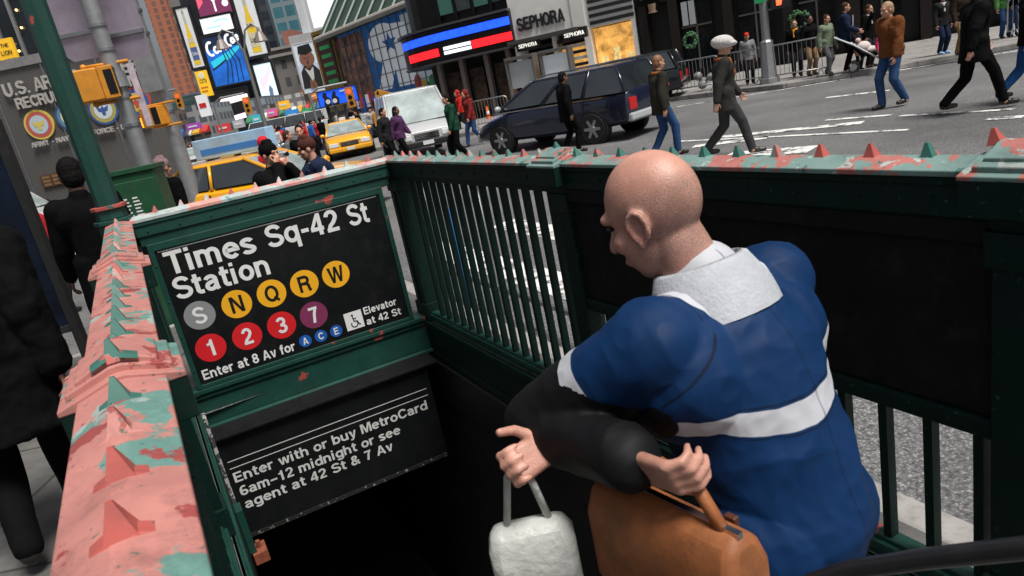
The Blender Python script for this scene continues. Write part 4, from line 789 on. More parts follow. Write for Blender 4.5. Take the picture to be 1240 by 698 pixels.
for i in range(6): q = MB(); q.b2((-4.8, 6.99, 3.32 + i * .3), (-2.8, 7.06, 3.47 + i * .3)); q.build('black_stripe', flat(K_), t)
q = MB(); q.b2((-5.6, 6.99, 3.2), (-5.0, 7.05, 7)); q.build('panel', flat((.66, .65, .62)), t)
q = MB(); q.b2((-8.6, 6.2, 3.2), (-5.2, 7.05, 3.36)); q.build('awning', flat((.05, .05, .05)), t)
for i in range(5): q = MB(); q.b2((-7.4, 7.2, 1.7 + .28 * i), (-5.2, 8, 1.84 + .28 * i)); q.build('stripe_wall', flat((.6, .6, .58) if i % 2 else K_), t)
q = MB(); q.b2((-4.8, 7.4, .9), (-2.95, 7.5, 3.15)); o = q.build('shop_window', AMB, t)
for i in range(3): q = MB(); q.b2((-4.6 + i * .6, 7.36, .9), (-4.3 + i * .6, 7.4, 1.9 + .3 * (i % 2))); q.build('display', M('display_glow', (.8, .5, .2), .4, var=.6, scale=5, emit=.6), o)
q = MB(); q.b2((-6.5, 7.6, .2), (-5.3, 7.7, 2.7)); q.build('entrance', AMB, t)
for px in ((684, 47, 708, 40), (629, 60, 651, 54)):
    x0, z0 = FK(px[0], px[1], 6.4); x1, z1 = FK(px[2], px[3], 6.4)
    q = MB(); q.b2((x0 - .1, 6.35, z0 - .12), (x1 + .1, 6.6, z0 + .34)); o = q.build('hanging_sign', flat(K_), t)
    q = MB(); q.sign('SEPHORA', (x0, 6.34, z0 + .02), X, Z, x1 - x0, .17); q.build('lettering', flat((.9, .88, .8), .8), o)
# ---- dark shopfronts further right
t = thing('dark_shopfronts', 'dark stone shop row with brass lamps and gloomy windows', 'building', K0, KA)
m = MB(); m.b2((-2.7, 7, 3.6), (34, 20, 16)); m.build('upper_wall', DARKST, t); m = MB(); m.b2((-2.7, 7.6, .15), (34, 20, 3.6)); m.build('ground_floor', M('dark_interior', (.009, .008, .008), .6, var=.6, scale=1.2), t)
for i, x in enumerate((-2.6, -1.3, .9, 3.2, 5.6, 8, 10.6, 13.4, 16.5, 20)): q = MB(); q.b2((x, 6.9, .15), (x + .38, 7.6, 3.6)); q.build('pilaster', M('brown_granite', (.012, .009, .008), .4, var=.4, scale=8, spec=.3), t)
for i, x in enumerate((-.9, 1.5, 3.8, 6.1, 8.6, 11.2, 14)):
    q = MB(); q.b2((x, 7.3, .6), (x + 1.3, 7.42, 3.3)); o = q.build('shop_window', M('shopfront_glass', (.006, .007, .008), .12, spec=.3, var=.8, scale=2), t)
    q = MB(); q.b2((x, 7.26, 2.35), (x + 1.3, 7.3, 2.42)); q.b2((x + .62, 7.26, .6), (x + .69, 7.3, 3.3)); q.build('window_frame', flat((.08, .075, .07)), o)
for x in (-.75, -.45): q = MB(); q.b2((x, 6.95, 2.45), (x + .24, 6.99, 3.4)); q.build('notice_panel', flat((.32, .34, .36)), t)
for x in (-1.9, 5.2): q = MB(); q.cyl((x, 6.7, 3.3), (x, 6.7, 3.6), .14, .18, 12); q.cyl((x, 6.7, 3.24), (x, 6.7, 3.3), .2, .2, 12); q.build('brass_lamp', M('aged_brass', (.4, .28, .2), .4, .6), t)
q = MB(); q.b2((-2.4, 6.75, 3.85), (-1.5, 7, 4.6)); q.build('fascia_sign', flat((.03, .16, .08)), t)
for px, py, nm in ((968, 25, 'green wreath on the dark shop wall above the orange scarf'), (836, 49, 'small green wreath on the dark wall behind the first barrier')):
    x, z = FK(px, py, 6.85); q = MB(); c = KP(x, 6.8, z); rw = .33 if px > 900 else .26
    for k in range(70):
        d = R(k * 360 / 70); rj = rw * (1 + rnd.uniform(-.25, .25)); p = c + KM.to_3x3() @ Vector((math.cos(d) * rj, rnd.uniform(-.08, .08), math.sin(d) * rj))
        q.ell(p, (.055, .055, .055), nu=6, nv=4)
    solo('wreath', nm, 'wreath', q, M('wreath_green', (.05, .14, .06), .8, var=.7, scale=20))

for k, (x0, x1, yt, wall, glass, lab) in enumerate(((200, 232, 140, (.16, .12, .1), (.03, .04, .05), 'low brown shop building under the orange tower'), (233, 262, 131, (.3, .3, .31), (.08, .1, .12), 'low pale grey shop building beside the yellow advertisement'),
        (306, 332, 122, (.12, .13, .15), (.25, .3, .34), 'low slate shop building right of the pink band screen'), (333, 352, 128, (.35, .31, .26), (.06, .06, .06), 'low sandstone shop building under the old stone block'), (353, 374, 117, (.2, .2, .21), (.5, .52, .5), 'low grey shop building with pale panes below the portrait'),
        (375, 398, 110, (.28, .1, .07), (.06, .05, .05), 'low red brick shop building left of the blue billboard'), (399, 440, 104, (.1, .1, .11), (.3, .26, .16), 'low dark shop building with warm panes behind the taxi'))):
    def awn(t, w, z):
        n = 3
        for q_ in range(n):
            m = MB(); xa = -w / 2 + w * (q_ + .1) / n; xb = -w / 2 + w * (q_ + .9) / n; m.prism([(xa, 0, 3.4), (xa, -1.4, 2.7), (xa, -1.4, 2.5), (xa, 0, 2.5)], (xb - xa, 0, 0)); m.build('awning', flat(((.45, .03, .03), (.6, .6, .58), (.04, .2, .1), (.55, .3, .03), (.03, .1, .35))[(k + q_ * 2) % 5]), t)
    hz_ = 160 - (x0 - 340) * .2
    tower('shop_building', lab, ((x0, hz_), (x1, hz_ - (x1 - x0) * .2), (x0 - (hz_ - yt) * .33, yt)), 90 + (k % 3) * 2, 10, grid_mat('shop_wall_%s' % 'abcdefg'[k], wall, glass, 1.1 + .3 * (k % 3), 1.3 + .25 * (k % 2), .35, .4, .4), awn)
# ---------------------------------------------------------------- street furniture
ORG = M('signal_orange', (.62, .25, .02), .4, var=.15, scale=8, dirt=.25); LENS = M('black_lens', (.006, .006, .007), .3)
def up_at(px, py, Y): p = on_y(px, py, Y); return p
p = up_at(140, 95, 8.2)
t = thing('signal_pole', 'silver banded signal pole standing in front of the recruiting station', 'pole', (p.x, 8.2, 0))
m = MB(); m.cyl((0, 0, 0), (0, 0, 6.5), .088, .08, 16); m.build('shaft', ALU, t, smooth='auto')
for z in (2.2, 2.5, 2.75, 3.0, 3.25, 3.6, 3.75): m = MB(); m.cyl((0, 0, z), (0, 0, z + .035), .098, .098, 16); m.build('band', STEEL, t)
m = MB(); m.cyl((0, 0, 2.62), (0, 0, 2.78), .115, .105, 16); m.build('clamp', ALU, t)
q0 = up_at(95, 108, 8.1); zc = q0.z
t = thing('pedestrian_signal', 'orange pedestrian signal box with black face clamped to the silver pole', 'traffic signal', (q0.x + .06, 8.05, zc), R(15)); t.scale = (.84, .84, .84)
m = MB(); m.b2((-.26, -.16, -.2), (.26, .16, .2)); m.build('housing', ORG, t, bevel=.02)
m = MB(); m.b2((.262, -.17, -.2), (.44, .17, .2)); o = m.build('visor', ORG, t, bevel=.01)
m = MB(); m.b2((.44, -.14, -.17), (.446, .14, .17)); m.build('face', LENS, t); m = MB(); m.b2((.33, -.176, -.15), (.43, -.171, .15)); m.build('side_panel', LENS, t)
for z in (.23, -.23): m = MB(); m.tube([(.1, 0, z), (.62, .05, z)], .022, 8); m.ell((.1, 0, z), .04, nu=8, nv=6); m.build('bracket', ORG, t, smooth=True)
p = up_at(190, 100, 14)
t = thing('signal_pole', 'thicker silver pole with a junction box, behind the banded one', 'pole', (p.x, 14, 0))
m = MB(); m.cyl((0, 0, 0), (0, 0, 9), .14, .12, 16); m.build('shaft', ALU, t, smooth='auto'); m = MB(); m.b2((-.2, -.24, 2.9), (.16, -.1, 3.75)); m.build('junction_box', ALU, t, bevel=.01)
for z in (2.5, 3.9, 4.3): m = MB(); m.cyl((0, 0, z), (0, 0, z + .05), .155, .155, 16); m.build('band', STEEL, t)
m = MB(); m.tube([(0, 0, 4.4), (.5, .1, 5.2), (1.6, .2, 5.6)], .05, 8); m.build('arm', ALU, t, smooth=True)
p = up_at(188, 141, 13.8)
t = thing('pedestrian_signal', 'small yellow pedestrian signal on the thicker silver pole', 'traffic signal', (p.x, 13.8, p.z), R(-15))
m = MB(); m.b2((-.2, -.15, -.18), (.2, .15, .18)); m.build('housing', ORG, t, bevel=.02); m = MB(); m.b2((.06, -.156, -.15), (.19, -.151, .15)); m.build('side_panel', LENS, t)
m = MB(); m.b2((-.26, -.1, -.16), (-.2, .1, .02)); m.build('lit_symbol', em('orange_lamp', (1, .25, .02), 2), t)
for z in (.2, -.2): m = MB(); m.tube([(-.1, 0, z), (.42, .1, z)], .02, 8); m.build('bracket', ORG, t)
p = up_at(169, 115, 13.4)
q = MB(); q.b2((p.x - .055, 13.4, p.z - .55), (p.x + .055, 13.42, p.z + .55)); solo('hanging_banner', 'narrow pale blue and red banner hanging between the two silver poles', 'banner', q, M('banner_cloth', (.45, .52, .66), .7, var=.6, scale=3, c2=(.55, .42, .45)))
SGB = M('sign_back', (.4, .34, .42), .3, .5, var=.25, scale=2.5)  # lavender tint paints a pink reflection into the grey metal
for px, lab in ((107, 'grey sign back with pink reflected tint hanging left of the banded pole'), (161, 'grey sign back with pink reflected tint hanging right of the banded pole')):
    a = up_at(px, 72, 8.36); t = thing('street_sign', lab, 'sign', (a.x, 8.36, a.z)); q = MB()
    wv = .215; o = [(-wv + .06, 0), (wv - .06, 0), (wv, .06), (wv, 1.1), (-wv, 1.1), (-wv, .06)]
    q.prism([(x, 0, z) for x, z in o], (0, .012, 0)); q.build('plate', SGB, t)
    for zz in (.25, .75): q = MB(); q.b2((-wv, -.03, zz), (wv, 0, zz + .04)); q.build('brace', STEEL, t)
a = up_at(162, 222, 7.3)
t = thing('utility_cabinet', 'dark green utility cabinet with small white print behind the railing', 'cabinet', (a.x, 7.3, 0), R(10))
GRC = M('cabinet_green', (.01, .07, .03), .4, var=.2, dirt=.3)
m = MB(); m.b2((-.22, 0, 0), (.22, .4, 1.74)); m.build('body', GRC, t, bevel=.01)
m = MB(); m.b2((-.2, -.012, .1), (.2, 0, 1.66)); m.build('door', GRC, t, bevel=.006)
m = MB(); m.b2((-.24, -.02, 1.74), (.24, .42, 1.78)); m.build('lid', GRC, t)
for k in range(2):
    m = MB()
    for i in range(6): m.b2((-.16 + k * .1, -.016, 1.31 + i * .035), (-.09 + k * .1 - .01 * (i % 3), -.0125, 1.325 + i * .035))
    m.build('printed_lines', WHT, t)
a = on_d(188, 236, 11); q = MB(); q.b2((a.x - .07, a.y, 0), (a.x + .07, a.y + .06, a.z + .1)); solo('marker_post', 'bright green marker post between the green cabinet and the mauve hat', 'post', q, M('bright_green', (.02, .4, .08), .5))
# ---- kiosk on the left edge
a = up_at(2, 160, 5.6)
t = thing('glass_kiosk', 'dark framed kiosk with blue glass at the left edge', 'kiosk', (a.x, 5.6, .15), R(14)); kh = a.z - .15
m = MB()
for b0, b1 in (((-.07, 0, 0), (0, .1, kh)), ((-1.6, 0, 0), (-1.5, .1, kh)), ((-1.6, 0, kh), (.0, .1, kh + .1)), ((-1.5, .02, .5), (-.07, .08, .56))): m.b2(b0, b1)
m.build('frame', BLACK, t, bevel=.006)
m = MB(); m.b2((-1.5, .03, .56), (-.07, .06, kh)); m.build('glass', M('blue_glass', (.004, .009, .022), .45, var=.8, scale=2, spec=.2), t)
# ---- light pole on the far kerb and its signals
t = thing('light_pole', 'tall grey light pole with flared base on the far kerb', 'lamp post', KP(3.16, -1.5, .15), KA)
m = MB(); m.cyl((0, 0, 0), (0, 0, .16), .3, .3, 8); m.cyl((0, 0, .16), (0, 0, 1.2), .24, .19, 8); m.cyl((0, 0, 1.2), (0, 0, 1.28), .2, .14, 8); m.build('base', ALU, t, bevel=.01); m = MB(); m.cyl((0, 0, 1.28), (0, 0, 8), .125, .1, 12); m.build('shaft', ALU, t, smooth='auto')
t = thing('street_sign', 'small bright green street sign fixed to the grey light pole', 'sign', KP(3.16, -1.7, 2.5), KA); m = MB(); m.b2((-.22, -.02, 0), (.1, 0, .22)); m.build('plate', M('sign_green', (.02, .35, .12), .4), t); m = MB(); m.b2((-.05, 0, .05), (.05, .2, .1)); m.build('bracket', ALU, t)
t = thing('pedestrian_signal', 'black pedestrian signal showing a red hand beside the light pole', 'traffic signal', KP(3.16, -1.55, 2.2), KA)
m = MB(); m.b2((.22, -.2, .05), (.72, .1, .5)); m.build('housing', BLACK, t, bevel=.01)
q = MB(); hx, hz_ = .45, .27
q.prism([(hx + x, -.21, hz_ + z) for x, z in ((-.07, -.14), (.06, -.14), (.09, -.02), (.14, .05), (.11, .07), (.07, .03), (.07, .13), (.04, .13), (.03, .04), (.02, .16), (-.01, .16), (-.02, .04), (-.04, .14), (-.07, .14), (-.07, -.02))], (0, .006, 0)); q.build('red_hand', em('hand_red', (1, .06, .02), 3), t)
m = MB(); m.tube([(.05, 0, .3), (.25, 0, .3)], .03, 8); m.build('bracket', BLACK, t)
# ---- barriers
def barrier(label, loc, rz, group='steel crowd barriers along the far kerb'):
    t = thing('crowd_barrier', label, 'barrier', loc, rz, group); L, H = 1.75, 1.08; q = MB()
    c = [(-L / 2, 0, .18), (-L / 2, 0, H - .12), (-L / 2 + .03, 0, H - .04), (-L / 2 + .12, 0, H), (L / 2 - .12, 0, H), (L / 2 - .03, 0, H - .04), (L / 2, 0, H - .12), (L / 2, 0, .18)]
    q.tube(c, .022, 8); q.tube([(-L / 2, 0, .2), (L / 2, 0, .2)], .02, 8); q.build('frame', STEEL, t, smooth=True)
    q = MB()
    for i in range(1, 13): x = -L / 2 + L * i / 13; q.tube([(x, 0, .2), (x, 0, H)], .009, 6)
    q.build('bars', STEEL, t)
    for x in (-L / 2 + .2, L / 2 - .2): q = MB(); q.tube([(x, -.34, .02), (x, -.05, .2), (x, .05, .2), (x, .34, .02)], .017, 6); q.build('foot', STEEL, t)
    return t
def kz(x, y, z=.15): return KP(x, y, z)
b0 = barrier('steel crowd barrier at left with camera gear behind it, left of the light pole', kz(.75, -.25), KA + R(-20))
copy_thing(b0, kz(2.3, -1.0), KA + R(-28), 'steel crowd barrier with its right end touching the light pole'); copy_thing(b0, kz(3.95, -1.75), KA + R(-14), 'steel crowd barrier between light pole and man in tan trousers')
copy_thing(b0, kz(10.35, .1), KA + R(12), 'steel crowd barrier alone near the right edge of the photo'); copy_thing(b0, kz(-7.2, -.1), KA + R(2), 'steel crowd barrier behind the white van and the orange cone')
q = MB()
c = kz(1.0, .1)
for i in range(4): q.ell(c + Vector((rnd.uniform(-.3, .3), rnd.uniform(-.1, .1), .2 + .1 * i)), (.16, .12, .14), nu=10, nv=8)
solo('equipment_bag', 'dark lumpy bag with pale straps behind the left barrier', 'bag', q, M('bag_black', (.015, .015, .018), .6, var=.8, scale=8, c2=(.2, .2, .2)), smooth=True)
# ---- phone kiosks in front of the cosmetics store
def kiosk(x, label, col):
    t = thing('phone_kiosk', label, 'kiosk', kz(x, 2.2), KA)
    m = MB()
    for b0, b1 in (((-.62, -.3, 0), (-.54, .3, 2.3)), ((.54, -.3, 0), (.62, .3, 2.3)), ((-.62, -.32, 2.3), (.62, .32, 2.42)), ((-.54, -.05, 0), (.54, .05, 1.0))): m.b2(b0, b1)
    m.build('frame', flat((.1, .1, .1), 0, .4), t, bevel=.01); m = MB(); m.b2((-.54, -.1, 1.2), (.54, -.02, 2.22)); m.build('panel', flat(col, .1), t)
kiosk(-6.4, 'grey phone kiosk with a plain grey panel, left of its twin', (.3, .31, .32)); kiosk(-4.9, 'phone kiosk with a white panel in front of the amber entrance', (.62, .66, .68))
# ---- ornate lamp post, cone, excavator, far signals
a = up_at(318, 140, 46)
t = thing('ornate_lamp', 'ornate twin lamp post with bell shaped lanterns before the neon sign', 'lamp post', (a.x, 46, 0)); zt2 = on_y(262, 66, 46).z
IR = M('grey_iron', (.22, .22, .21), .5, .4)
m = MB(); m.cyl((0, 0, 0), (0, 0, zt2), .16, .09, 10); m.cyl((0, 0, 0), (0, 0, 1.2), .28, .2, 10); m.build('post', IR, t)
for s in (-1, 1):
    m = MB(); m.tube([(0, 0, zt2 - .3), (s * .4, 0, zt2 + 1.0), (s * .9, 0, zt2 + 1.3), (s * 1.2, 0, zt2 + 1.0)], .06, 6); m.build('arm', IR, t)
    m = MB(); m.cyl((s * 1.2, 0, zt2 + .2), (s * 1.2, 0, zt2 + .75), .42, .2, 12); m.cyl((s * 1.2, 0, zt2 + .75), (s * 1.2, 0, zt2 + 1.0), .12, .08, 8); m.build('lantern', M('lantern_iron', (.3, .27, .25), .4, .4), t)
a = on_z(593, 148, 0); t = thing('traffic_cone', 'orange traffic cone by the barrier behind the van', 'traffic cone', a)
m = MB(); m.b2((-.18, -.18, 0), (.18, .18, .04)); m.build('base', BLACK, t); m = MB(); m.cyl((0, 0, .04), (0, 0, .75), .14, .03, 14); m.build('cone', M('cone_orange', (.85, .16, .02), .5), t, smooth='auto'); m = MB(); m.cyl((0, 0, .4), (0, 0, .52), .093, .076, 14); m.build('collar', WHT, t)
a = on_y(470, 140, 41); EXC = M('digger_yellow', (.6, .27, .03), .5, var=.2, dirt=.3)
t = thing('excavator', 'yellow excavator with raised arm behind the taxi and van', 'excavator', (a.x, 41, 0)); t.scale = (.7, .7, .7)
m = MB(); m.b2((-1.2, -.2, .9), (1, 2, 2)); m.build('body', EXC, t, bevel=.05); m = MB(); m.b2((-1, -.1, 2), (0, 1.4, 2.9)); m.build('cab', DGLASS, t, bevel=.05)
for y in (-.3, 1.8): m = MB(); m.b2((-1.5, y, 0), (1.3, y + .5, .85)); m.build('track', BLKM, t, bevel=.2)
def seg(pp, w_): q = MB(); q.prism([(x, -.15, z) for x, z in pp], (0, .35, 0)); return q
seg([(-.9, 1.7), (-.5, 1.7), (-.25, 3.3), (-.3, 3.65), (-.6, 3.55)], 0).build('boom', EXC, t, bevel=.03); seg([(-.55, 3.3), (-.35, 3.7), (.95, 3.15), (.9, 2.85)], 0).build('stick', EXC, t, bevel=.03); seg([(.85, 3.1), (1.15, 2.9), (1.2, 2.0), (.7, 1.8), (.85, 2.5)], 0).build('bucket', EXC, t, bevel=.03)
for px, py, Yd, lab in ((424, 118, 45, 'far yellow traffic light above the taxi roof'), (216, 122, 60, 'far yellow traffic light on a mast arm under the orange tower'), (299, 128, 55, 'far yellow traffic light right of the ornate lamp post')):
    a = on_y(px, py, Yd); t = thing('traffic_light', lab, 'traffic signal', (a.x, Yd, 0)); q = MB(); q.tube([(-2.4, .2, 0), (-2.4, .2, a.z + .6), (-1.8, .2, a.z + .9), (0, .2, a.z + .9)], .08, 6); q.build('mast', ALU, t)
    q = MB(); q.b2((-.22, 0, a.z - .6), (.22, .3, a.z + .6)); q.build('housing', ORG, t); q = MB(); q.disc((0, -.02, a.z + .35), .13, X, Z, 12); q.build('red_lens', em('signal_red', (1, .05, .02), 2), t)
    for dz in (0, -.35): q = MB(); q.disc((0, -.02, a.z + dz), .13, X, Z, 12); q.build('dark_lens', LENS, t)
# ---- small far signs and awnings at street level
cols = [((.5, .03, .03), 'red'), ((.7, .7, .72), 'white'), ((.75, .4, .02), 'amber'), ((.02, .3, .12), 'green'), ((.03, .2, .5), 'blue'), ((.55, .1, .3), 'pink'), ((.04, .35, .4), 'teal'), ((.6, .2, .03), 'orange'), ((.3, .3, .32), 'grey'), ((.25, .05, .3), 'violet')]
for i, (px, py, wpx, hpx) in enumerate(((272, 160, 14, 9), (250, 141, 12, 24), (345, 132, 12, 9), (372, 140, 9, 8), (356, 146, 15, 12), (330, 141, 10, 8), (312, 150, 10, 10), (380, 120, 10, 6), (290, 155, 12, 9), (235, 157, 16, 7))):
    Yd = 88; c, nm = cols[i]; a = on_y(px, py, Yd); wv, hv = wpx * Yd / 850, hpx * Yd / 850
    t = thing('shop_sign', 'small %s sign box at street level far across the square' % nm, 'sign', (a.x, Yd, 0)); q = MB(); q.b2((-wv / 2, 0, a.z), (wv / 2, .5, a.z + hv)); q.build('panel', flat(c, .35), t)
    q = MB(); q.b2((-wv * .35, -.05, a.z + hv * .4), (wv * .3, 0, a.z + hv * .62)); q.build('lettering_bar', flat(W_ if i != 1 else Rd), t)
# ---------------------------------------------------------------- vehicles: local x = forward, y = left
CG = M('car_glass', (.02, .026, .03), .04, var=.5, scale=1.3, spec=.5, ior=2.3); CGW = M('sky_pale_windscreen_glass', (.3, .36, .36), .06, var=.45, scale=1.2, spec=.5, ior=2.2); TYRE = M('tyre_rubber', (.012, .012, .012), .8); RIM = M('wheel_alloy', (.4, .4, .41), .3, .8); TRIM = M('black_trim', (.012, .012, .013), .45)  # windscreen base colour paled to stand in for reflected sky
HLM = M('headlamp_glass', (.7, .72, .72), .1, var=.1, spec=.8); TLM = M('tail_lamp', (.45, .01, .01), .2); CHR = M('chrome', (.6, .6, .62), .15, 1); INT = M('car_interior', (.01, .01, .01), .9)
def paint(n, c): return M(n, c, .28, var=.06, scale=1.5, coat=.7)
def wheel(t, x, y, r, sgn):
    q = MB(); q.cyl((x, y - sgn * .2, r), (x, y + sgn * .005, r), r * 1.13, r * 1.13, 28); q.build('wheel_arch', INT, t)
    q = MB(); a = y - sgn * .2; b = y + sgn * .018
    q.loft([[(x + rr * math.cos(k), yy, r + rr * math.sin(k)) for k in [2 * math.pi * i / 28 for i in range(28)]] for yy, rr in ((a, r * .9), (a + sgn * .03, r), (b - sgn * .03, r), (b, r * .93), (b, r * .68))]); o = q.build('wheel', TYRE, t, smooth='auto')
    q = MB(); q.disc((x, b - sgn * .012, r), r * .66, X, Z, 24, depth=Vector((0, sgn * .006, 0))); q.build('hub_back', TRIM, o)
    q = MB()
    for i in range(6):
        k = i * math.pi / 3; d = Vector((math.cos(k), 0, math.sin(k))); e = Vector((-math.sin(k), 0, math.cos(k))); c = Vector((x, b - sgn * .002, r))
        q.prism([c + d * .03 - e * .045, c + d * r * .63 - e * .03, c + d * r * .63 + e * .03, c + d * .03 + e * .045], (0, sgn * .012, 0))
    q.cyl((x, b, r), (x, b + sgn * .014, r), r * .22, r * .2, 14); q.build('rim', RIM, o)
def car(label, loc, rz, pm, st, gh, wx, wr=.34, name='car', cat='car', group=None, panel_from=None, lights=True, grille=True, lower=None):
    t = thing(name, label, cat, loc, rz, group)
    secs = []
    for x, w_, zb, zt in st:
        h = zt - zb; half = [(w_ * .86, zb), (w_ * .97, zb + h * .12), (w_, zb + h * .42), (w_ * .985, zb + h * .7), (w_ * .93, zt - h * .08), (w_ * .8, zt), (w_ * .4, zt + .02)]
        secs.append([(x, y, z) for y, z in half] + [(x, -y, z) for y, z in half[::-1]])
    m = MB(); m.loft(secs); m.build('body', pm, t, smooth='auto', bevel=.012)
    xr, xf, xr2, xf2, hb, hr, zb, zr = gh
    def hull(k, z0, z1, e=0): return [[(xr + k + e, hb - k, z0), (xf - k, hb - k, z0), (xf - k, -hb + k, z0), (xr + k + e, -hb + k, z0)], [(xr2 + k, hr - k, z1), (xf2 - k, hr - k, z1), (xf2 - k, -hr + k, z1), (xr2 + k, -hr + k, z1)]]
    m = MB(); m.loft(hull(.05, zb - .05, zr - .03)); m.build('cabin_interior', INT, t)
    B = {k: Vector(v) for k, v in dict(rl=(xr, hb, zb), fl=(xf, hb, zb), fr=(xf, -hb, zb), rr=(xr, -hb, zb), RL=(xr2, hr, zr), FL=(xf2, hr, zr), FR=(xf2, -hr, zr), RR=(xr2, -hr, zr)).items()}
    def win(nm, a, b, c, d, ins=.035, out=Vector((0, 0, 0)), mt=CG):
        ce = (a + b + c + d) / 4; P = [p + (ce - p).normalized() * ins + out for p in (a, b, c, d)]; q = MB(); q.prism(P, -out * .8 if out.length else Vector((.001, 0, 0))); return q.build(nm, mt, t)
    win('windshield', B['fl'], B['fr'], B['FR'], B['FL'], .05, Vector((.008, 0, .004)), CGW); win('rear_window', B['rl'], B['rr'], B['RR'], B['RL'], .06, Vector((-.008, 0, .004)))
    cuts = [0, .46, 1] if panel_from is None else panel_from
    for s, (a, b, c, d) in ((1, ('rl', 'fl', 'FL', 'RL')), (-1, ('rr', 'fr', 'FR', 'RR'))):
        for i in range(len(cuts) - 1):
            k0, k1 = cuts[i] + .012, cuts[i + 1] - .012; A, Bb, Cc, D = B[a], B[b], B[c], B[d]
            is_panel = panel_from is not None and i == 0
            win('side_panel' if is_panel else 'side_window', A.lerp(Bb, k0), A.lerp(Bb, k1), D.lerp(Cc, k1), D.lerp(Cc, k0), .0 if is_panel else .035, Vector((0, s * (.012 if is_panel else .006), 0)), pm if is_panel else CG)
    for a, b in (('rl', 'RL'), ('fl', 'FL'), ('fr', 'FR'), ('rr', 'RR')): q = MB(); q.tube([B[a], B[b]], .038, 8); q.build('pillar', pm, t, smooth=True)
    for k in cuts[1:-1]:
        for a, b, c, d in (('rl', 'fl', 'FL', 'RL'), ('rr', 'fr', 'FR', 'RR')): q = MB(); q.tube([B[a].lerp(B[b], k), B[d].lerp(B[c], k)], .034, 8); q.build('pillar', pm, t, smooth=True)
    m = MB(); e = .03
    m.loft([[(xr2 - e, hr + e, zr - .03), (xf2 + e, hr + e, zr - .03), (xf2 + e, -hr - e, zr - .03), (xr2 - e, -hr - e, zr - .03)], [(xr2 - .01, hr, zr + .02), (xf2 + .0, hr, zr + .02), (xf2, -hr, zr + .02), (xr2 - .01, -hr, zr + .02)], [(xr2 + .25, hr - .2, zr + .05), (xf2 - .2, hr - .2, zr + .05), (xf2 - .2, -hr + .2, zr + .05), (xr2 + .25, -hr + .2, zr + .05)]]); m.build('roof', pm, t, bevel=.03)
    q = MB(); hw_ = max(s_[1] for s_ in st)
    for xx in (xf - .25, xr + (xf - xr) * cuts[1], xr + .45):
        for s_ in (1, -1): q.b2((xx - .008, s_ * hw_ * .965, zb - .5), (xx + .008, s_ * (hw_ + .003), zb - .08))
    q.build('door_gaps', TRIM, t)
    fx = st[-1][0]; rx_ = st[0][0]; hw = max(s[1] for s in st); zf0, zf1 = st[-1][2], st[-1][3]; fw_ = st[-1][1]
    for x in wx:
        for s in (1, -1): wheel(t, x, s * hw, wr, s)
    zm = (zf0 + zf1) / 2
    if grille:
        q = MB(); q.b2((fx - .05, -fw_ * .42, zm - .02), (fx + .025, fw_ * .42, zm + (zf1 - zm) * .85)); o = q.build('grille', TRIM, t, bevel=.01)
        q = MB()
        for i in range(3): zz = zm + .02 + i * (zf1 - zm) * .24; q.b2((fx + .02, -fw_ * .4, zz), (fx + .032, fw_ * .4, zz + .012))
        q.build('grille_bars', CHR, o)
    for s in (1, -1):
        q = MB(); q.b2((fx - .16, s * fw_ * .52, zm), (fx + .02, s * fw_ * .98, zm + (zf1 - zm) * .9)); q.build('headlight', HLM, t, bevel=.02)
        q = MB(); q.b2((rx_ - .015, s * st[0][1] * .62, st[0][2] + .2), (rx_ + .1, s * st[0][1] * .99, st[0][3] - .06)); q.build('tail_light', TLM, t, bevel=.02)
        q = MB(); q.ell((xf - .12, s * (hb + .13), zb + .07), (.07, .11, .075), nu=10, nv=8); q.build('side_mirror', lower or pm, t, smooth=True)
        for xx in (xr + (xf - xr) * cuts[1],): q = MB(); q.b2((xx - .16, s * hw - .005, zb - .16), (xx - .03, s * hw + .022, zb - .13)); q.build('door_handle', TRIM, t)
    q = MB(); q.b2((fx - .12, -fw_ * 1.02, zf0 - .04), (fx + .06, fw_ * 1.02, zf0 + .14)); q.build('front_bumper', lower or pm, t, bevel=.04); q = MB(); q.b2((rx_ - .06, -st[0][1] * 1.02, st[0][2] - .04), (rx_ + .12, st[0][1] * 1.02, st[0][2] + .14)); q.build('rear_bumper', lower or pm, t, bevel=.04)
    q = MB(); q.b2((fx + .06, -.16, zf0 + .0), (fx + .07, .16, zf0 + .11)); q.build('number_plate', flat((.62, .64, .66)), t)
    return t
SEDAN = [(-2.68, .82, .44, .80), (-2.6, .9, .34, .93), (-2.1, .955, .27, .985), (-1.3, .985, .22, .965), (0, .99, .21, .94), (1.1, .985, .21, .93), (1.5, .975, .22, .92), (2.1, .955, .24, .87), (2.5, .92, .28, .80), (2.66, .85, .34, .70)]
SGH = (-1.75, 1.38, -1.02, .42, .86, .66, .945, 1.41)
YEL_P = paint('taxi_yellow', (.78, .36, .008)); WHT_P = paint('van_white', (.46, .47, .48)); SIL_P = paint('silver_paint', (.4, .42, .44)); BLK_P = paint('black_paint_car', (.008, .009, .012)); NAVY_P = paint('navy_paint', (.008, .012, .03))
def yaw(dx, dy): return math.atan2(dy, dx)
def put(front_px, hd, half, **k):      # car whose nose stands over a ground pixel, heading hd
    p = on_z(*front_px, 0); d = Vector((hd[0], hd[1], 0)).normalized(); return p - d * half, yaw(*hd)
l, a = put((428, 191), (.2, -.98), 2.66)
cab = car('yellow taxi facing the camera with dark grille on the avenue', l, a, YEL_P, SEDAN, SGH, (-1.65, 1.6), name='taxi', cat='taxi', lower=YEL_P)
m = MB(); m.b2((-.42, -.14, 1.46), (-.1, .14, 1.6)); m.build('roof_light', HLM, cab, bevel=.02)
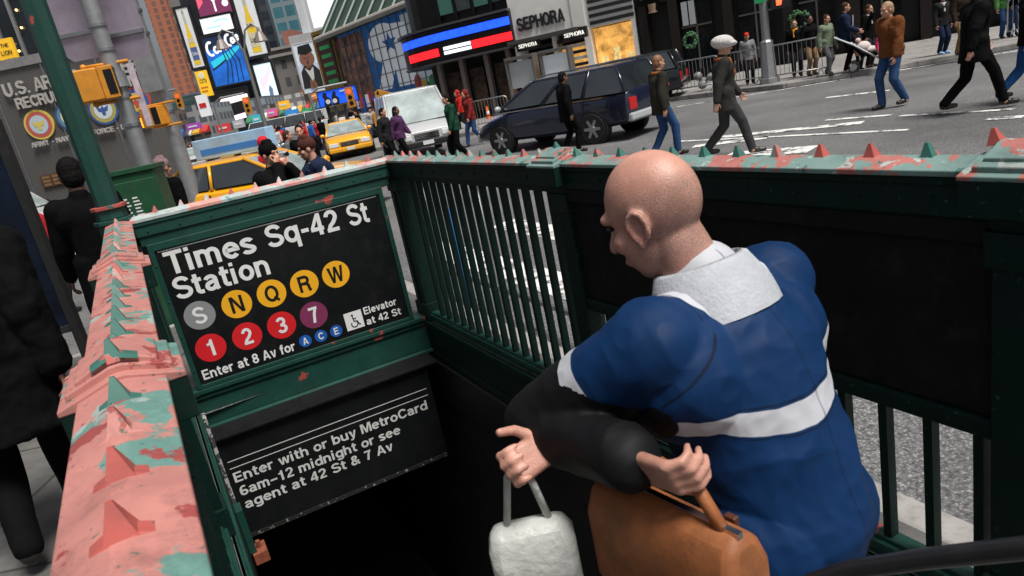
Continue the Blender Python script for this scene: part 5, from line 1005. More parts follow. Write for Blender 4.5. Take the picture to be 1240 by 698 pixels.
for s in (-1, 1): q = MB(); q.sign('TAXI', (.9 if s > 0 else -.1, s * 1.0, .55), Vector((-s, 0, 0)), Z, 1.0, .22); q.build('lettering', INK, cab)
c0 = on_y(302, 215, 14.6); cab2 = copy_thing(cab, (c0.x, 14.6, 0), yaw(.965, -.26), 'yellow taxi crossing behind the couple, carrying a long blue and white roof advert')
m = MB(); m.b2((-.95, -.16, 1.5), (.75, .16, 1.9)); o = m.build('roof_advert', M('advert_print', (.55, .65, .75), .3, var=.5, scale=1.5, c2=(.25, .45, .8)), cab2, bevel=.02)
for s in (-1, 1): q = MB(); q.b2((-.8, s * .163 - .002, 1.58), (.5, s * .163 + .002, 1.7)); q.build('advert_stripe', flat((.04, .2, .6)), o); 
VAN = [(-2.75, .93, .48, 1.06), (-2.68, .98, .4, 1.12), (-1, 1.0, .36, 1.14), (1, 1.0, .36, 1.13), (1.7, .99, .37, 1.12), (2.3, .96, .4, 1.06), (2.65, .92, .44, .98), (2.78, .86, .5, .86)]
VGH = (-2.68, 1.85, -2.55, .98, .95, .82, 1.12, 2.06)
l, a = put((524, 195), (.2, -.98), 2.78)
van = car('white passenger van with dark grille facing right, behind the pedestrians', l, a, WHT_P, VAN, VGH, (-1.75, 1.85), .37, name='van', cat='van', panel_from=[0, .5, .78, 1], lower=TRIM)
SUV = [(-2.42, .88, .46, 1.0), (-2.36, .94, .38, 1.1), (-1.2, .97, .3, 1.1), (.6, .97, .3, 1.05), (1.2, .96, .3, 1.02), (1.85, .93, .32, .9), (2.3, .88, .36, .76), (2.42, .8, .42, .66)]
UGH = (-2.36, 1.5, -2.1, .35, .88, .7, 1.08, 1.66)
pa, pb = on_z(592, 183, 0), on_z(815, 158, 0); d = (pa - pb).normalized(); suv = car('dark navy people carrier driving left past the railing', (pa + pb) / 2, yaw(d.x, d.y), NAVY_P, SUV, UGH, (-1.4, 1.5), .36, name='people_carrier', cat='car', panel_from=[0, .3, .62, 1], lower=SIL_P)
for ch in list(suv.children):
    if ch.name.startswith('side_panel'): ch.data.materials[0] = CG; ch.name = 'side_window'
m = MB()
for s in (-1, 1): m.tube([(-1.9, s * .62, 1.75), (.1, s * .62, 1.75)], .022, 6)
m.build('roof_rails', CHR, suv)
for s in (-1, 1): m = MB(); m.b2((-2.2, s * .975 - .008, 1.02), (1.9, s * .975 + .008, 1.05)); m.build('chrome_strip', CHR, suv)
l = on_y(752, 96, 25); suv2 = car('black estate car with red tail lights beyond the people carrier', (l.x, l.y + 1.0, 0), yaw(-.9, .42), BLK_P, SUV, UGH, (-1.4, 1.5), .36, name='estate_car', cat='car')
l, a = put((462, 166), (.25, -.97), 2.66); car('silver saloon with lit headlights between taxi and van', l, a, SIL_P, SEDAN, SGH, (-1.65, 1.6), name='saloon_car', cat='car')
LIMO = [(-4.6, .95, .5, 1.2), (-4.5, 1.05, .4, 1.3), (0, 1.08, .36, 1.3), (3.6, 1.06, .36, 1.3), (4.3, 1.02, .4, 1.2), (4.6, .95, .5, 1.0)]
l = on_y(352, 165, 78); car('long white minibus with a dark window band far behind the red jacket', (l.x, 78, 0), yaw(-.97, -.22), WHT_P, LIMO, (-4.5, 4.2, -4.4, 3.6, 1.0, .9, 1.3, 2.35), (-2.9, 3.1), .42, name='minibus', cat='bus', panel_from=[0, .08, .3, .55, .8, 1])
l = on_y(306, 190, 30); car('grey saloon waiting left of the red jacket', (l.x, 31, 0), yaw(.3, -.95), SIL_P, SEDAN, SGH, (-1.65, 1.6), name='saloon_car', cat='car')
l = on_y(-85, 220, 17); amb = copy_thing(van, (l.x, 17, 0), yaw(1, .05), 'white van with a red beacon behind the glass kiosk'); m = MB(); m.b2((.3, -.4, 2.12), (.5, .4, 2.25)); m.build('beacon', em('beacon_red', (1, .1, .03), 2.5), amb)
for i, (px, py, Yd, pm, lab) in enumerate(((262, 178, 62, BLK_P, 'black saloon far down the avenue under the neon sign'), (390, 158, 58, SIL_P, 'silver saloon far behind the yellow taxi'), (235, 186, 52, WHT_P, 'white saloon far away above the taxi advert'))):
    l = on_y(px, py, Yd); car(lab, (l.x, Yd, 0), yaw(.25, -.97), pm, SEDAN, SGH, (-1.65, 1.6), name='saloon_car', cat='car')
# ---------------------------------------------------------------- people
BAKE = []
TEX = bpy.data.textures.new('cloth_folds', 'CLOUDS'); TEX.noise_scale = .2; TEX.noise_depth = 3
TEXJ = bpy.data.textures.new('jacket_creases', 'CLOUDS'); TEXJ.noise_type = 'HARD_NOISE'; TEXJ.noise_scale = .19; TEXJ.noise_depth = 2
TEXH = bpy.data.textures.new('hair_relief', 'CLOUDS'); TEXH.noise_scale = .014; TEXH.noise_depth = 4
def fluid(mb, name, mat, parent, vox, fold=0, sm=2, zones=None):
    ob = mb.build(name, mat, parent, smooth=True)
    r = ob.modifiers.new('skin', 'REMESH'); r.mode = 'VOXEL'; r.voxel_size = vox; r.use_smooth_shade = True
    s = ob.modifiers.new('soft', 'SMOOTH'); s.factor = .5; s.iterations = sm
    if fold: d = ob.modifiers.new('folds', 'DISPLACE'); d.texture = TEXH if name == 'hair' else (TEXJ if zones and name == 'jacket' else TEX); d.strength = fold; d.mid_level = .5; d.texture_coords = 'GLOBAL'
    BAKE.append((ob, zones)); return ob
def bake():
    bpy.context.view_layer.update(); dg = bpy.context.evaluated_depsgraph_get()
    new = [(ob, z, bpy.data.meshes.new_from_object(ob.evaluated_get(dg))) for ob, z in BAKE]
    for ob, z, me in new:
        ob.modifiers.clear(); ob.data = me; me.polygons.foreach_set('use_smooth', [True] * len(me.polygons))
        if z:
            names, fn = z; vals = [fn(p.co) for p in me.vertices]
            for k, nm in enumerate(names): me.attributes.new(nm, 'FLOAT', 'POINT').data.foreach_set('value', [q[k] for q in vals])
    BAKE.clear()
def ik(a, b, l1, l2, pole):
    a, b = Vector(a), Vector(b); d = b - a; L = min(d.length, (l1 + l2) * .995); d.normalize(); b = a + d * L
    k = (l1 * l1 - l2 * l2 + L * L) / (2 * L); h = math.sqrt(max(0, l1 * l1 - k * k)); p = Vector(pole); p = (p - d * p.dot(d)).normalized()
    return a + d * k + p * h, b
def hand(mb, w, d, nrm, side, curl=25, s=1.0):
    """palm, four unequal fingers in three joints, thumb from the side of the palm"""
    w, d, nrm = Vector(w), Vector(d).normalized(), Vector(nrm); nrm = (nrm - d * nrm.dot(d)).normalized(); sd = d.cross(nrm) * side
    for o in (-.026, -.009, .009, .026): mb.cap(w + sd * o * .6 * s, .014 * s, w + d * .085 * s + sd * o * s, .0125 * s, 8)
    for i, (o, L) in enumerate(((.028, .072), (.0095, .08), (-.0095, .075), (-.028, .058))):
        p = w + d * .085 * s + sd * o * s; a = 0; v = d
        for k, f in enumerate((.45, .32, .25)):
            a += R(curl * (.7, 1, .7)[k]) ; v = d * math.cos(a) + nrm * math.sin(a) + sd * o * 1.2; q = p + v.normalized() * L * f * s
            mb.cap(p, (.0098 - .0009 * k) * s, q, (.0092 - .0012 * k) * s, 8); p = q
    p = w + d * .028 * s + sd * .03 * s; v = (d * .65 + sd * .65 + nrm * .35).normalized(); q = p + v * .042 * s; mb.cap(w + d * .015 * s + sd * .012 * s, .016 * s, p, .0135 * s, 8); mb.cap(p, .0125 * s, q, .011 * s, 8)
    v = (d * .85 + sd * .25 + nrm * .45).normalized(); mb.cap(q, .0105 * s, q + v * .034 * s, .009 * s, 8)
SK1, SK2 = M('skin_light', (.5, .26, .18), .5, var=.1, scale=14), M('skin_dark', (.16, .08, .05), .5, var=.1, scale=14)
CL = {}
def cloth(c, rough=.85):
    k = tuple(c)
    if k not in CL: CL[k] = M('cloth_%02x%02x%02x' % tuple(int(min(1, q) * 255) for q in c), c, rough, var=.28, scale=5, bump=.2, bscale=160, spec=.08)
    return CL[k]
BLKC, DRKC, NAVC, JEAN, TANC = cloth((.004, .004, .0045)), cloth((.018, .017, .018)), cloth((.012, .02, .045)), cloth((.03, .07, .17)), cloth((.24, .15, .08))
HBR, HBK, HGR = M('hair_brown', (.05, .025, .012), .75, var=.4, scale=40, spec=.2), M('hair_black', (.006, .005, .005), .8, var=.4, scale=40, spec=.15), M('hair_grey', (.3, .29, .28), .6, var=.3, scale=40)
SHOE = M('shoe_leather', (.015, .012, .01), .4); SHW = M('trainer_white', (.6, .62, .66), .6)
def person(label, loc, face, H=1.75, lean=3, hy=0, hp=5, rh=None, lh=None, stride=0, rf=None, lf=None, top=BLKC, hem=.82, bottom=DRKC, shoes=SHOE, hair=('short', HBK), skin=SK1, vox=.011, group=None, fat=1.0, rcurl=30, lcurl=30, zones=None, rn=None, ln=None, feat=True, scarf=None, lpole=None, rpole=None, name='person', cat='person', gloves=None, bag=None):
    rz = math.atan2(face[1], face[0]) - math.pi / 2; t = thing(name, label, cat, loc, rz, group); s = H / 1.75
    pel = Vector((0, 0, .95)); la = R(lean)
    def tor(x, y, z): zz = z - .95; return Vector((x, y * math.cos(la) + zz * math.sin(la), .95 + zz * math.cos(la) - y * math.sin(la)))
    neck, chest = tor(0, -.015, 1.45), tor(0, 0, 1.3)
    HR = Matrix.Rotation(R(hy), 3, 'Z') @ Matrix.Rotation(-R(hp) - la * .4, 3, 'X'); head = neck + HR @ Vector((0, .035, .17))
    sh = {1: tor(.175, -.01, 1.40), -1: tor(-.175, -.01, 1.40)}
    hd = {1: Vector(rh or (.25, .06 - stride * .7, .86)), -1: Vector(lh or (-.25, .06 + stride * .7, .86))}
    ft = {1: Vector(rf or (.095, stride, .09)), -1: Vector(lf or (-.095, -stride, .09 + stride * .25))}
    el, wr, kn, an = {}, {}, {}, {}
    for k in (1, -1):
        el[k], wr[k] = ik(sh[k], hd[k], .29, .265, (lpole if k < 0 else rpole) or (k * .35, -1, -.3) if hd[k].z < 1.25 or lpole else (k * .6, -.2, -1)); kn[k], an[k] = ik((k * .09, 0, .93), ft[k], .45, .43, (k * .1, 1, 0))
    b = MB()
    b.cap((-.07, 0, .94), .105, (.07, 0, .94), .105); b.cap((0, 0, .97), .125, chest, .135); b.cap(tor(-.1, 0, 1.33), .1, tor(.1, 0, 1.33), .1); b.cap(tor(-.14, 0, 1.40), .055, tor(.14, 0, 1.40), .055); b.cap(tor(0, -.01, 1.42), .062, head - HR @ Vector((0, .02, .06)), .055)
    hz = lambda x, y, z: head + HR @ Vector((x, y, z))
    nn = (40, 28) if vox < .008 else (16, 10); b.ell(hz(0, -.01, .03), (.077, .097, .096), HR, *nn); b.ell(hz(0, .022, -.045), (.061, .07, .072), HR, *nn); b.ell(hz(0, .05, -.088), (.03, .032, .026), HR); b.cap(hz(0, .088, .012), .011, hz(0, .113, -.026), .0145, 8); b.cap(hz(-.035, .082, .034), .013, hz(.035, .082, .034), .013, 8)
    b.cap(hz(-.02, .083, -.062), .011, hz(.02, .083, -.062), .011, 8)
    for k in (1, -1):
        if vox < .008:
            for d in range(-60, 215, 15): a0, a1 = R(d), R(d + 15); b.cap(hz(k * .088, -.008 - .019 * math.cos(a0), -.002 + .028 * math.sin(a0)), .0062, hz(k * .088, -.008 - .019 * math.cos(a1), -.002 + .028 * math.sin(a1)), .0062, 8)
            b.ell(hz(k * .078, -.008, -.004), (.008, .018, .027), HR, 12, 10); b.ell(hz(k * .085, .002, -.032), (.008, .01, .012), HR, 10, 8)
        else: b.ell(hz(k * .08, -.005, -.005), (.012, .022, .033), HR, 8, 8)
        b.ell(hz(k * .045, .058, -.022), (.024, .026, .024), HR, 8, 8)
    for k in (1, -1):
        b.cap(sh[k], .056, el[k], .044); b.cap(el[k], .044, wr[k], .03)
        d = (wr[k] - el[k]).normalized(); nv = (rn if k > 0 else ln) or Vector((-k, 0, 0)) ; hand(b, wr[k], d, nv, k * (1 if True else 1), rcurl if k > 0 else lcurl)
        b.cap((k * .09, 0, .93), .092, kn[k], .06); b.cap(kn[k], .058, an[k], .042); b.cap(an[k], .042, an[k] + Vector((k * .02, .0, -.03)), .04); b.cap(an[k] + Vector((0, -.02, -.045)), .04, an[k] + Vector((k * .015, .15, -.055)), .032)
    for q in b.v: q *= s
    if zones: ARM.update(HRi=HR.inverted(), head=head * s, s=s)
    fluid(b, 'body', skin, t, .0048 if zones else vox, 0, 5 if vox < .008 else 2, (('stubble', 'flush'), head_fields) if zones else None)
    # garments
    j = MB(); f = .028 * fat; hz0 = hem
    j.cap((-.07, 0, .98), .105 + f, (.07, 0, .98), .105 + f); j.cap((0, 0, 1.0), .13 + f, chest, .14 + f); j.cap(tor(-.11, 0, 1.32), .1 + f, tor(.11, 0, 1.32), .1 + f); j.cap(tor(-.145, -.005, 1.395), .058 + f * .8, tor(.145, -.005, 1.395), .058 + f * .8); j.cap(tor(0, -.015, 1.40), .075, tor(0, -.01, 1.47), .07)
    if hz0 < .9:
        rings = []
        for i in range(6):
            z = 1.02 + (hz0 - 1.02) * i / 5; fl = 1 + .25 * max(0, (.9 - z)); sw = max(0, (1.0 - z)) * stride * .3
            rings.append([((.178 + f * .8) * fl * math.cos(R(d)), (.128 + f * .8 + sw) * fl * math.sin(R(d)), z) for d in range(0, 360, 18)])
        j.loft(rings)
    for k in (1, -1): j.cap(sh[k], .06 + f, el[k], .052 + f * .85); j.cap(el[k], .052 + f * .85, wr[k] - (wr[k] - el[k]).normalized() * .02, .038 + f * .6)
    for q in j.v: q *= s
    if zones: ARM.update(sh=sh[-1] * s, el=el[-1] * s, wr=wr[-1] * s, neck=neck * s, sh2=sh[1] * s, el2=el[1] * s, wr2=wr[1] * s)
    fluid(j, 'jacket', top, t, .0042 if zones else vox, -.022 if zones else .03 * fat, 12 if zones else 2, zones)
    p = MB(); p.cap((-.075, 0, .95), .118, (.075, 0, .95), .118)
    for k in (1, -1): p.cap((k * .09, 0, .92), .106, kn[k], .076); p.cap(kn[k], .076, an[k] + Vector((0, -.005, .0)), .064)
    for q in p.v: q *= s
    fluid(p, 'trousers', bottom, t, vox, .022)
    for k in (1, -1):
        o = MB(); o.cap(an[k] + Vector((0, -.02, -.035)), .048, an[k] + Vector((k * .015, .06, -.04)), .046); o.cap(an[k] + Vector((k * .005, .03, -.045)), .045, an[k] + Vector((k * .02, .16, -.052)), .036)
        for q in o.v: q *= s; q.z = max(q.z, .004) if loc is not None else q.z
        fluid(o, 'shoe', shoes, t, vox)
    kind, hm = hair; o = MB(); nm = 'hair'
    if kind in ('short', 'long', 'bun', 'fringe'):
        o.ell(hz(0, -.022, .04), (.085, .098, .1), HR); o.ell(hz(0, -.05, -.01), (.078, .07, .09), HR)
        if kind == 'long': o.cap(hz(-.055, -.05, -.02), .05, hz(-.07, -.06, -.2), .035); o.cap(hz(.055, -.05, -.02), .05, hz(.07, -.06, -.2), .035); o.cap(hz(0, -.07, 0), .06, hz(0, -.08, -.22), .045)
        if kind == 'bun': o.ell(hz(0, -.13, .03), (.045, .045, .045), HR)
    elif kind == 'beanie': nm = 'knit_hat'; o.ell(hz(0, -.015, .05), (.092, .106, .1), HR); o.cap(hz(-.03, -.01, .13), .04, hz(.03, -.01, .13), .04); 
    elif kind == 'hood': nm = 'hood'; o.ell(hz(0, -.045, .04), (.115, .115, .125), HR); o.ell(hz(0, -.06, -.08), (.12, .1, .09), HR)
    elif kind == 'cap': nm = 'cap'; o.ell(hz(0, -.01, .055), (.086, .1, .08), HR); o.cap(hz(-.03, .09, .05), .012, hz(.03, .13, .045), .01); o.cap(hz(.03, .09, .05), .012, hz(-.03, .13, .045), .01)
    elif kind == 'bigcap': nm = 'fur_hat'; o.ell(hz(0, -.02, .07), (.15, .17, .1), HR); o.ell(hz(0, .02, .05), (.14, .17, .06), HR)
    if o.v:
        for q in o.v: q *= s
        fluid(o, nm, hm, t, vox if nm != 'hair' else min(vox, .009), .018 if nm == 'hair' else .012, 1)
    if feat:
        o = MB()
        for k in (1, -1): o.ell(hz(k * .03, .0835, .014), (.0125, .006, .0065), HR, 8, 6)
        for q in o.v: q *= s
        o.build('eyes', M('eye_dark', (.02, .015, .012), .2), t, smooth=True)
        o = MB(); o.ell(hz(0, .094, -.062), (.024, .004, .006), HR, 10, 6)
        for q in o.v: q *= s
        o.build('mouth', M('lips', (.28, .08, .07), .5), t, smooth=True)
    if scarf:
        o = MB()
        for i in range(12): a0, a1 = R(i * 30), R(i * 30 + 30); c = neck + Vector((0, .0, .0)); o.cap(c + Vector((.075 * math.cos(a0), .08 * math.sin(a0), -.01 * math.sin(a0))), .034, c + Vector((.075 * math.cos(a1), .08 * math.sin(a1), -.01 * math.sin(a1))), .034, 8)
        o.cap(neck + Vector((.04, .1, -.02)), .035, neck + Vector((.05, .15, -.22)), .03, 8)
        for q in o.v: q *= s
        fluid(o, 'scarf', scarf, t, vox, .015)
    if gloves:
        for k in (1, -1):
            o = MB(); d = (wr[k] - el[k]).normalized(); hand(o, wr[k], d, (rn if k > 0 else ln) or Vector((-k, 0, 0)), k, rcurl if k > 0 else lcurl, 1.12)
            for q in o.v: q *= s
            fluid(o, 'glove', gloves, t, vox)
    t['_'] = 0; del t['_']
    info = dict(t=t, s=s, wr=wr, el=el, head=head, HR=HR, tor=tor, neck=neck, M=mw(loc, rz), sh=sh)
    return info
def bag_at(label, pt, w, h, d, mat, cat='bag', strap=None):
    t = thing('bag', label, cat, (pt.x, pt.y, pt.z - h - .12), 0); q = MB(); 
    q.loft([[(-w * k, -d * k2, z), (w * k, -d * k2, z), (w * k, d * k2, z), (-w * k, d * k2, z)] for k, k2, z in ((.4, .3, 0), (.5, .5, h * .15), (.5, .45, h * .8), (.42, .2, h))]); q.build('body', mat, t, smooth='auto', bevel=.02)
    q = MB(); q.tube([(-w * .25, 0, h - .01), (-w * .12, 0, h + .1), (0, 0, h + .125), (w * .12, 0, h + .1), (w * .25, 0, h - .01)], .008, 6); q.build('handle', mat, t, smooth=True); return t
# ---- the passing bald man, on the top steps
hd_target = on_d(752, 268, 1.5); fdir = Vector((-.55, .835, 0)); fz = .02
ARM = {}
def seg_d(p, a, b):
    d = b - a; k = max(0, min(1, (p - a).dot(d) / d.length_squared)); return (p - a - d * k).length
def jacket_fields(c):     # sewn pattern: (black sleeve and front, white piping, seam) in the garment's own coordinates
    c = Vector(c); x, y, z = c; sh, el, wr, nk = ARM['sh'], ARM['el'], ARM['wr'], ARM['neck']
    if min(seg_d(c, ARM['el2'], ARM['wr2']) - .115, seg_d(c, ARM['sh2'], ARM['el2']) - .112) < 0 and (c - ARM['sh2']).length > .2: return .1, -.1, -.1
    fore = seg_d(c, el, wr) - .1; a = min(seg_d(c, sh, el) - .112, fore); ax = (el - sh).normalized(); al = (c - sh).dot(ax)
    if (c - el).length > .1 and fore < 0 and seg_d(c, sh, el) > seg_d(c, el, wr): return .1, -.1, -.1
    if x > -.12: a = max(a, x + .12)
    back = z - .3 * y - 1.30 - .16 * x
    blk = max(min(-a, al - .165), min(-.02 - x, y - .2, 1.35 - z)); wht = max(min(-a, .019 - abs(al - .148)), min(a, .021 - abs(back), .22 - y), .125 - (c - nk).length)
    seam = max(min(.0022 - abs(a), z - 1.15, .3 - al), min(.002 - abs(x), .1 - y), min(.0016 - abs(abs(back) - .026), .2 - y, a))
    return blk, wht, seam
def attr_mat(base, name, layers):
    mt = base.copy(); mt.name = name; n = mt.node_tree; N = n.nodes; L = n.links; b = N['Principled BSDF']; src = b.inputs['Base Color'].links[0].from_socket
    for at, colr, speck in layers:
        q = N.new('ShaderNodeAttribute'); q.attribute_name = at; mr = N.new('ShaderNodeMapRange'); mr.inputs[1].default_value = -.0008 if not speck else -.012; mr.inputs[2].default_value = .0008 if not speck else .02
        L.new(q.outputs['Fac'], mr.inputs[0]); fac = mr.outputs[0]
        if speck:
            nz = N.new('ShaderNodeTexNoise'); nz.inputs['Scale'].default_value = 420; tc = N.new('ShaderNodeTexCoord'); L.new(tc.outputs['Object'], nz.inputs['Vector'])
            m2 = N.new('ShaderNodeMapRange'); m2.inputs[1].default_value = .42; m2.inputs[2].default_value = .6; m2.inputs[4].default_value = speck; L.new(nz.outputs[0], m2.inputs[0])
            mm = N.new('ShaderNodeMath'); mm.operation = 'MULTIPLY'; L.new(fac, mm.inputs[0]); L.new(m2.outputs[0], mm.inputs[1]); fac = mm.outputs[0]
        mx = N.new('ShaderNodeMix'); mx.data_type = 'RGBA'; L.new(fac, mx.inputs[0]); L.new(src, mx.inputs[6]); mx.inputs[7].default_value = tuple(colr) + (1,); src = mx.outputs[2]
    L.new(src, b.inputs['Base Color']); return mt
WHP = cloth((.42, .44, .48))
BLUE = attr_mat(M('blue_nylon', (.0015, .022, .082), .6, var=.2, scale=4, bump=.06, bscale=500, spec=.18), 'blue_jacket_nylon', [('black_panel', (.004, .004, .005), 0), ('white_piping', (.45, .46, .5), 0), ('seam', (.0015, .008, .025), 0)])
SKM = attr_mat(M('skin_weathered', (.42, .2, .145), .45, var=.22, scale=9, bump=.12, bscale=260, c2=(.5, .26, .2)), 'skin_weathered_stubble', [('stubble', (.16, .13, .115), .75), ('flush', (.36, .1, .075), .5)])
def head_fields(c):
    q = ARM.get('HRi') @ (Vector(c) - ARM['head']) / ARM['s']
    return min(.052 - q.z - max(0, q.y) * .4, .03 - q.y, q.z + .1), .035 - (Vector((abs(q.x) * .9, q.y, q.z)) - Vector((.075, 0, -.01))).length
lean = R(16); off = Vector((0, .0, 0)); loc = hd_target - fdir * .34 - Vector((0, 0, 1.585)); 
MB.CN = 36
iM = mw(loc, math.atan2(fdir.y, fdir.x) - math.pi / 2).inverted(); to_l = lambda px, py, d: tuple((iM @ on_d(px, py, d)) / (1.78 / 1.75))
LHT, RHT = to_l(770, 560, 1.2), to_l(548, 628, 1.3); print('HANDS', LHT, RHT)
bm_ = person('bald man in a blue jacket with white piping hurrying down the stairs', (loc.x, loc.y, loc.z), (fdir.x, fdir.y), 1.78, lean=16, hy=16, hp=14, top=BLUE, hem=.9, bottom=BLKC, hair=('bald', None), vox=.006, fat=.85, zones=(('black_panel', 'white_piping', 'seam'), jacket_fields), skin=SKM,
    lh=LHT, rh=RHT, lpole=(-.7, .3, -.8), rpole=(.3, -.3, -1), lcurl=55, rcurl=75, rf=(.1, .2, .09), lf=(-.1, -.18, .12), ln=Vector((.8, .1, .3)))
MB.CN = 12
o = MB(); nk, tr_ = bm_['neck'], bm_['tor']
rings = []
for z, rx_, ry_, up_ in ((1.40, .125, .125, 0), (1.44, .118, .118, 0), (1.50, .088, .094, 0), (1.505, .078, .084, 0), (1.44, .09, .09, 0)): rings.append([tr_(rx_ * math.cos(R(d)), -.012 + ry_ * math.sin(R(d)), z) for d in range(0, 360, 15)])
o.loft(rings, capends=False)
for q in o.v: q *= bm_['s']
o.build('collar', WHP, bm_['t'], smooth=True)
wl_ = bm_['M'] @ (bm_['wr'][-1] * bm_['s']); q = MB(); c = wl_ + Vector((.04, -.0, -.19))
t = thing('shoulder_bag', 'orange brown leather bag under the bald man\'s hand', 'bag', c, math.atan2(fdir.y, fdir.x))
LTH = M('tan_leather', (.3, .1, .03), .5, var=.45, scale=7, bump=.06, bscale=120, dirt=.35)
q.loft([[(-.17 * k, -.055 * k2, z), (.17 * k, -.055 * k2, z), (.17 * k, .055 * k2, z), (-.17 * k, .055 * k2, z)] for k, k2, z in ((.93, .75, -.13), (1, 1, -.1), (1, 1, .04), (.97, .75, .08), (.93, .35, .105))]); q.build('body', LTH, t, smooth='auto', bevel=.02, seg=3)
q = MB(); q.b2((-.15, -.062, -.1), (.15, -.054, -.0)); q.build('pocket', LTH, t, bevel=.006); q = MB(); q.b2((-.155, -.006, .1), (.155, .006, .11)); q.build('zip', CHR, t)
for sx in (-.09, .09): q = MB(); q.b2((sx - .012, -.066, -.12), (sx + .012, -.052, .08)); q.build('strap', M('dark_leather', (.08, .025, .012), .5, var=.3), t, bevel=.003)
q = MB(); q.tube([(-.12, 0, .1), (-.08, 0, .16), (0, 0, .18), (.08, 0, .16), (.12, 0, .1)], .012, 8); q.build('handle', M('tan_leather', (0, 0, 0)), t, smooth=True)
dr_ = (bm_['wr'][1] - bm_['el'][1]).normalized(); wr_ = bm_['M'] @ ((bm_['wr'][1] + dr_ * .085) * bm_['s'])
bag_at('crumpled white carrier bag hanging from the forward hand of the bald man', wr_ + Vector((0, 0, 0)), .17, .2, .1, M('white_plastic', (.45, .46, .44), .5, bump=.4, bscale=30))
# ---- dark walkers on the left pavement
gp = lambda x, y, z=.15: on_z(x, y, z)
a = gp(80, 655); person('large figure in a long black coat passing close by at the left edge', tuple(a), (-.45, .9), 1.84, top=BLKC, hem=.6, bottom=BLKC, hair=('beanie', BLKC), stride=.2, fat=2.4, vox=.012)
person('dark haired figure in a long black coat walking away beside the green post', (-3.08, 5.5, .15), (-.5, .87), 1.84, top=BLKC, hem=.6, bottom=BLKC, hair=('short', HBK), stride=.2, fat=.8, skin=SK2, vox=.012)
a = on_d(200, 230, 9); person('man in a mauve knit hat and dark coat behind the sign railing', (a.x, a.y, 0), (.5, .86), 1.8, top=BLKC, hair=('beanie', cloth((.25, .16, .17))), fat=1.5)
a = on_d(326, 200, 7.6); ph = person('photographer in a black knit hat lifting a small camera to the face', (a.x, a.y, 0), (.86, -.5), 1.75, top=BLKC, hair=('beanie', BLKC), fat=1.1, rh=(.08, .2, 1.5), lh=(-.07, .2, 1.47), hp=2, rn=Vector((0, -1, .3)), ln=Vector((0, -1, .3)), vox=.008, lcurl=50, rcurl=50)
w0 = ph['M'] @ (Vector((.03, .27, 1.6)) * ph['s']); t = thing('camera', 'small pale compact camera held up by the photographer in the black hat', 'camera', w0, 0); q = MB(); q.box((0, 0, 0), (.03, .09, .055), ph['M'].to_euler().z); q.build('body', M('pale_camera', (.5, .5, .52), .3), t, bevel=.008); q = MB(); q.cyl((.02, -.01, 0), (.06, -.02, 0), .022, n=14); q.build('lens', LENS, t)
a = on_d(384, 200, 7.9); person('woman in a brown knit hat and navy padded coat facing the photographer', (a.x, a.y, 0), (-.93, -.37), 1.72, top=NAVC, hair=('beanie', cloth((.07, .025, .02))), fat=2.0, rh=(.06, .26, 1.16), lh=(-.06, .25, 1.14), scarf=cloth((.2, .13, .08)), vox=.008)
p = person  # remaining pedestrians
a = on_y(322, 190, 14); ed = p('person in a bright red hooded jacket with an arm raised near the couple', (a.x, 14, 0), (.9, .4), 1.72, top=cloth((.5, .02, .03)), hair=('hood', cloth((.45, .02, .03))), rh=(.3, .3, 1.35), fat=1.6)
a = on_y(371, 190, 15.5); p('tall dark coated person behind the woman in the brown hat', (a.x, 15.5, .0), (.2, -1), 1.8, top=BLKC, hair=('short', HBK))
a = on_y(352, 190, 17); p('person in a grey coat between the red jacket and the dark coat', (a.x, 17, 0), (1, .1), 1.72, top=cloth((.12, .12, .13)), hair=('short', HBR), stride=.2)
a = on_z(493, 202, 0); p('pedestrian in a purple top crossing before the white van', tuple(a), (.9, -.4), 1.72, top=cloth((.08, .03, .09)), bottom=BLKC, hair=('long', HBK), stride=.25, skin=SK2)
a = on_z(478, 206, 0); p('pedestrian in a black jacket at the left end of the van', tuple(a), (.9, -.4), 1.75, top=DRKC, bottom=BLKC, stride=.18)
a = on_z(559, 196, 0); p('pedestrian in a dark green jacket at the right corner of the van', tuple(a), (-.9, -.3), 1.78, top=cloth((.012, .05, .03)), bottom=BLKC, hair=('short', HBK), stride=.2)
a = on_z(577, 176, 0); p('pedestrian in a dark red jacket and blue jeans beside the green jacket', tuple(a), (-.8, -.5), 1.75, top=cloth((.16, .02, .02)), bottom=JEAN, hair=('hood', cloth((.18, .025, .02))), stride=.25)
a = on_z(694, 186, 0); p('black clad pedestrian walking in front of the navy people carrier', tuple(a), (.9, .3), 1.78, top=BLKC, bottom=BLKC, hair=('short', HBK), stride=.12, hem=.7, skin=SK2)
a = on_z(808, 190, 0); p('pedestrian in dark jacket and jeans behind the tail of the people carrier', tuple(a), (.9, .2), 1.76, top=cloth((.03, .028, .022)), hem=.76, bottom=JEAN, hair=('short', M('hair_auburn', (.2, .09, .04), .6, var=.3, scale=40)), stride=.18, scarf=cloth((.3, .1, .03)))
a = on_z(885, 191, 0); p('striding pedestrian in grey black clothes wearing a big pale fur hat', tuple(a), (.95, -.15), 1.84, top=cloth((.03, .03, .028)), hem=.72, bottom=cloth((.04, .04, .042)), hair=('bigcap', M('pale_fur', (.5, .48, .47), .9, var=.15, scale=30, bump=.5)), stride=.32, scarf=cloth((.3, .1, .04)))
a = on_z(1082, 130, 0); p('walker in an orange brown jacket and flared blue jeans in the road', tuple(a), (-.9, -.2), 1.86, top=cloth((.14, .05, .018)), hem=.86, bottom=JEAN, hair=('short', M('hair_sandy', (.3, .2, .1), .6, var=.3, scale=40)), stride=.15, fat=1.7)
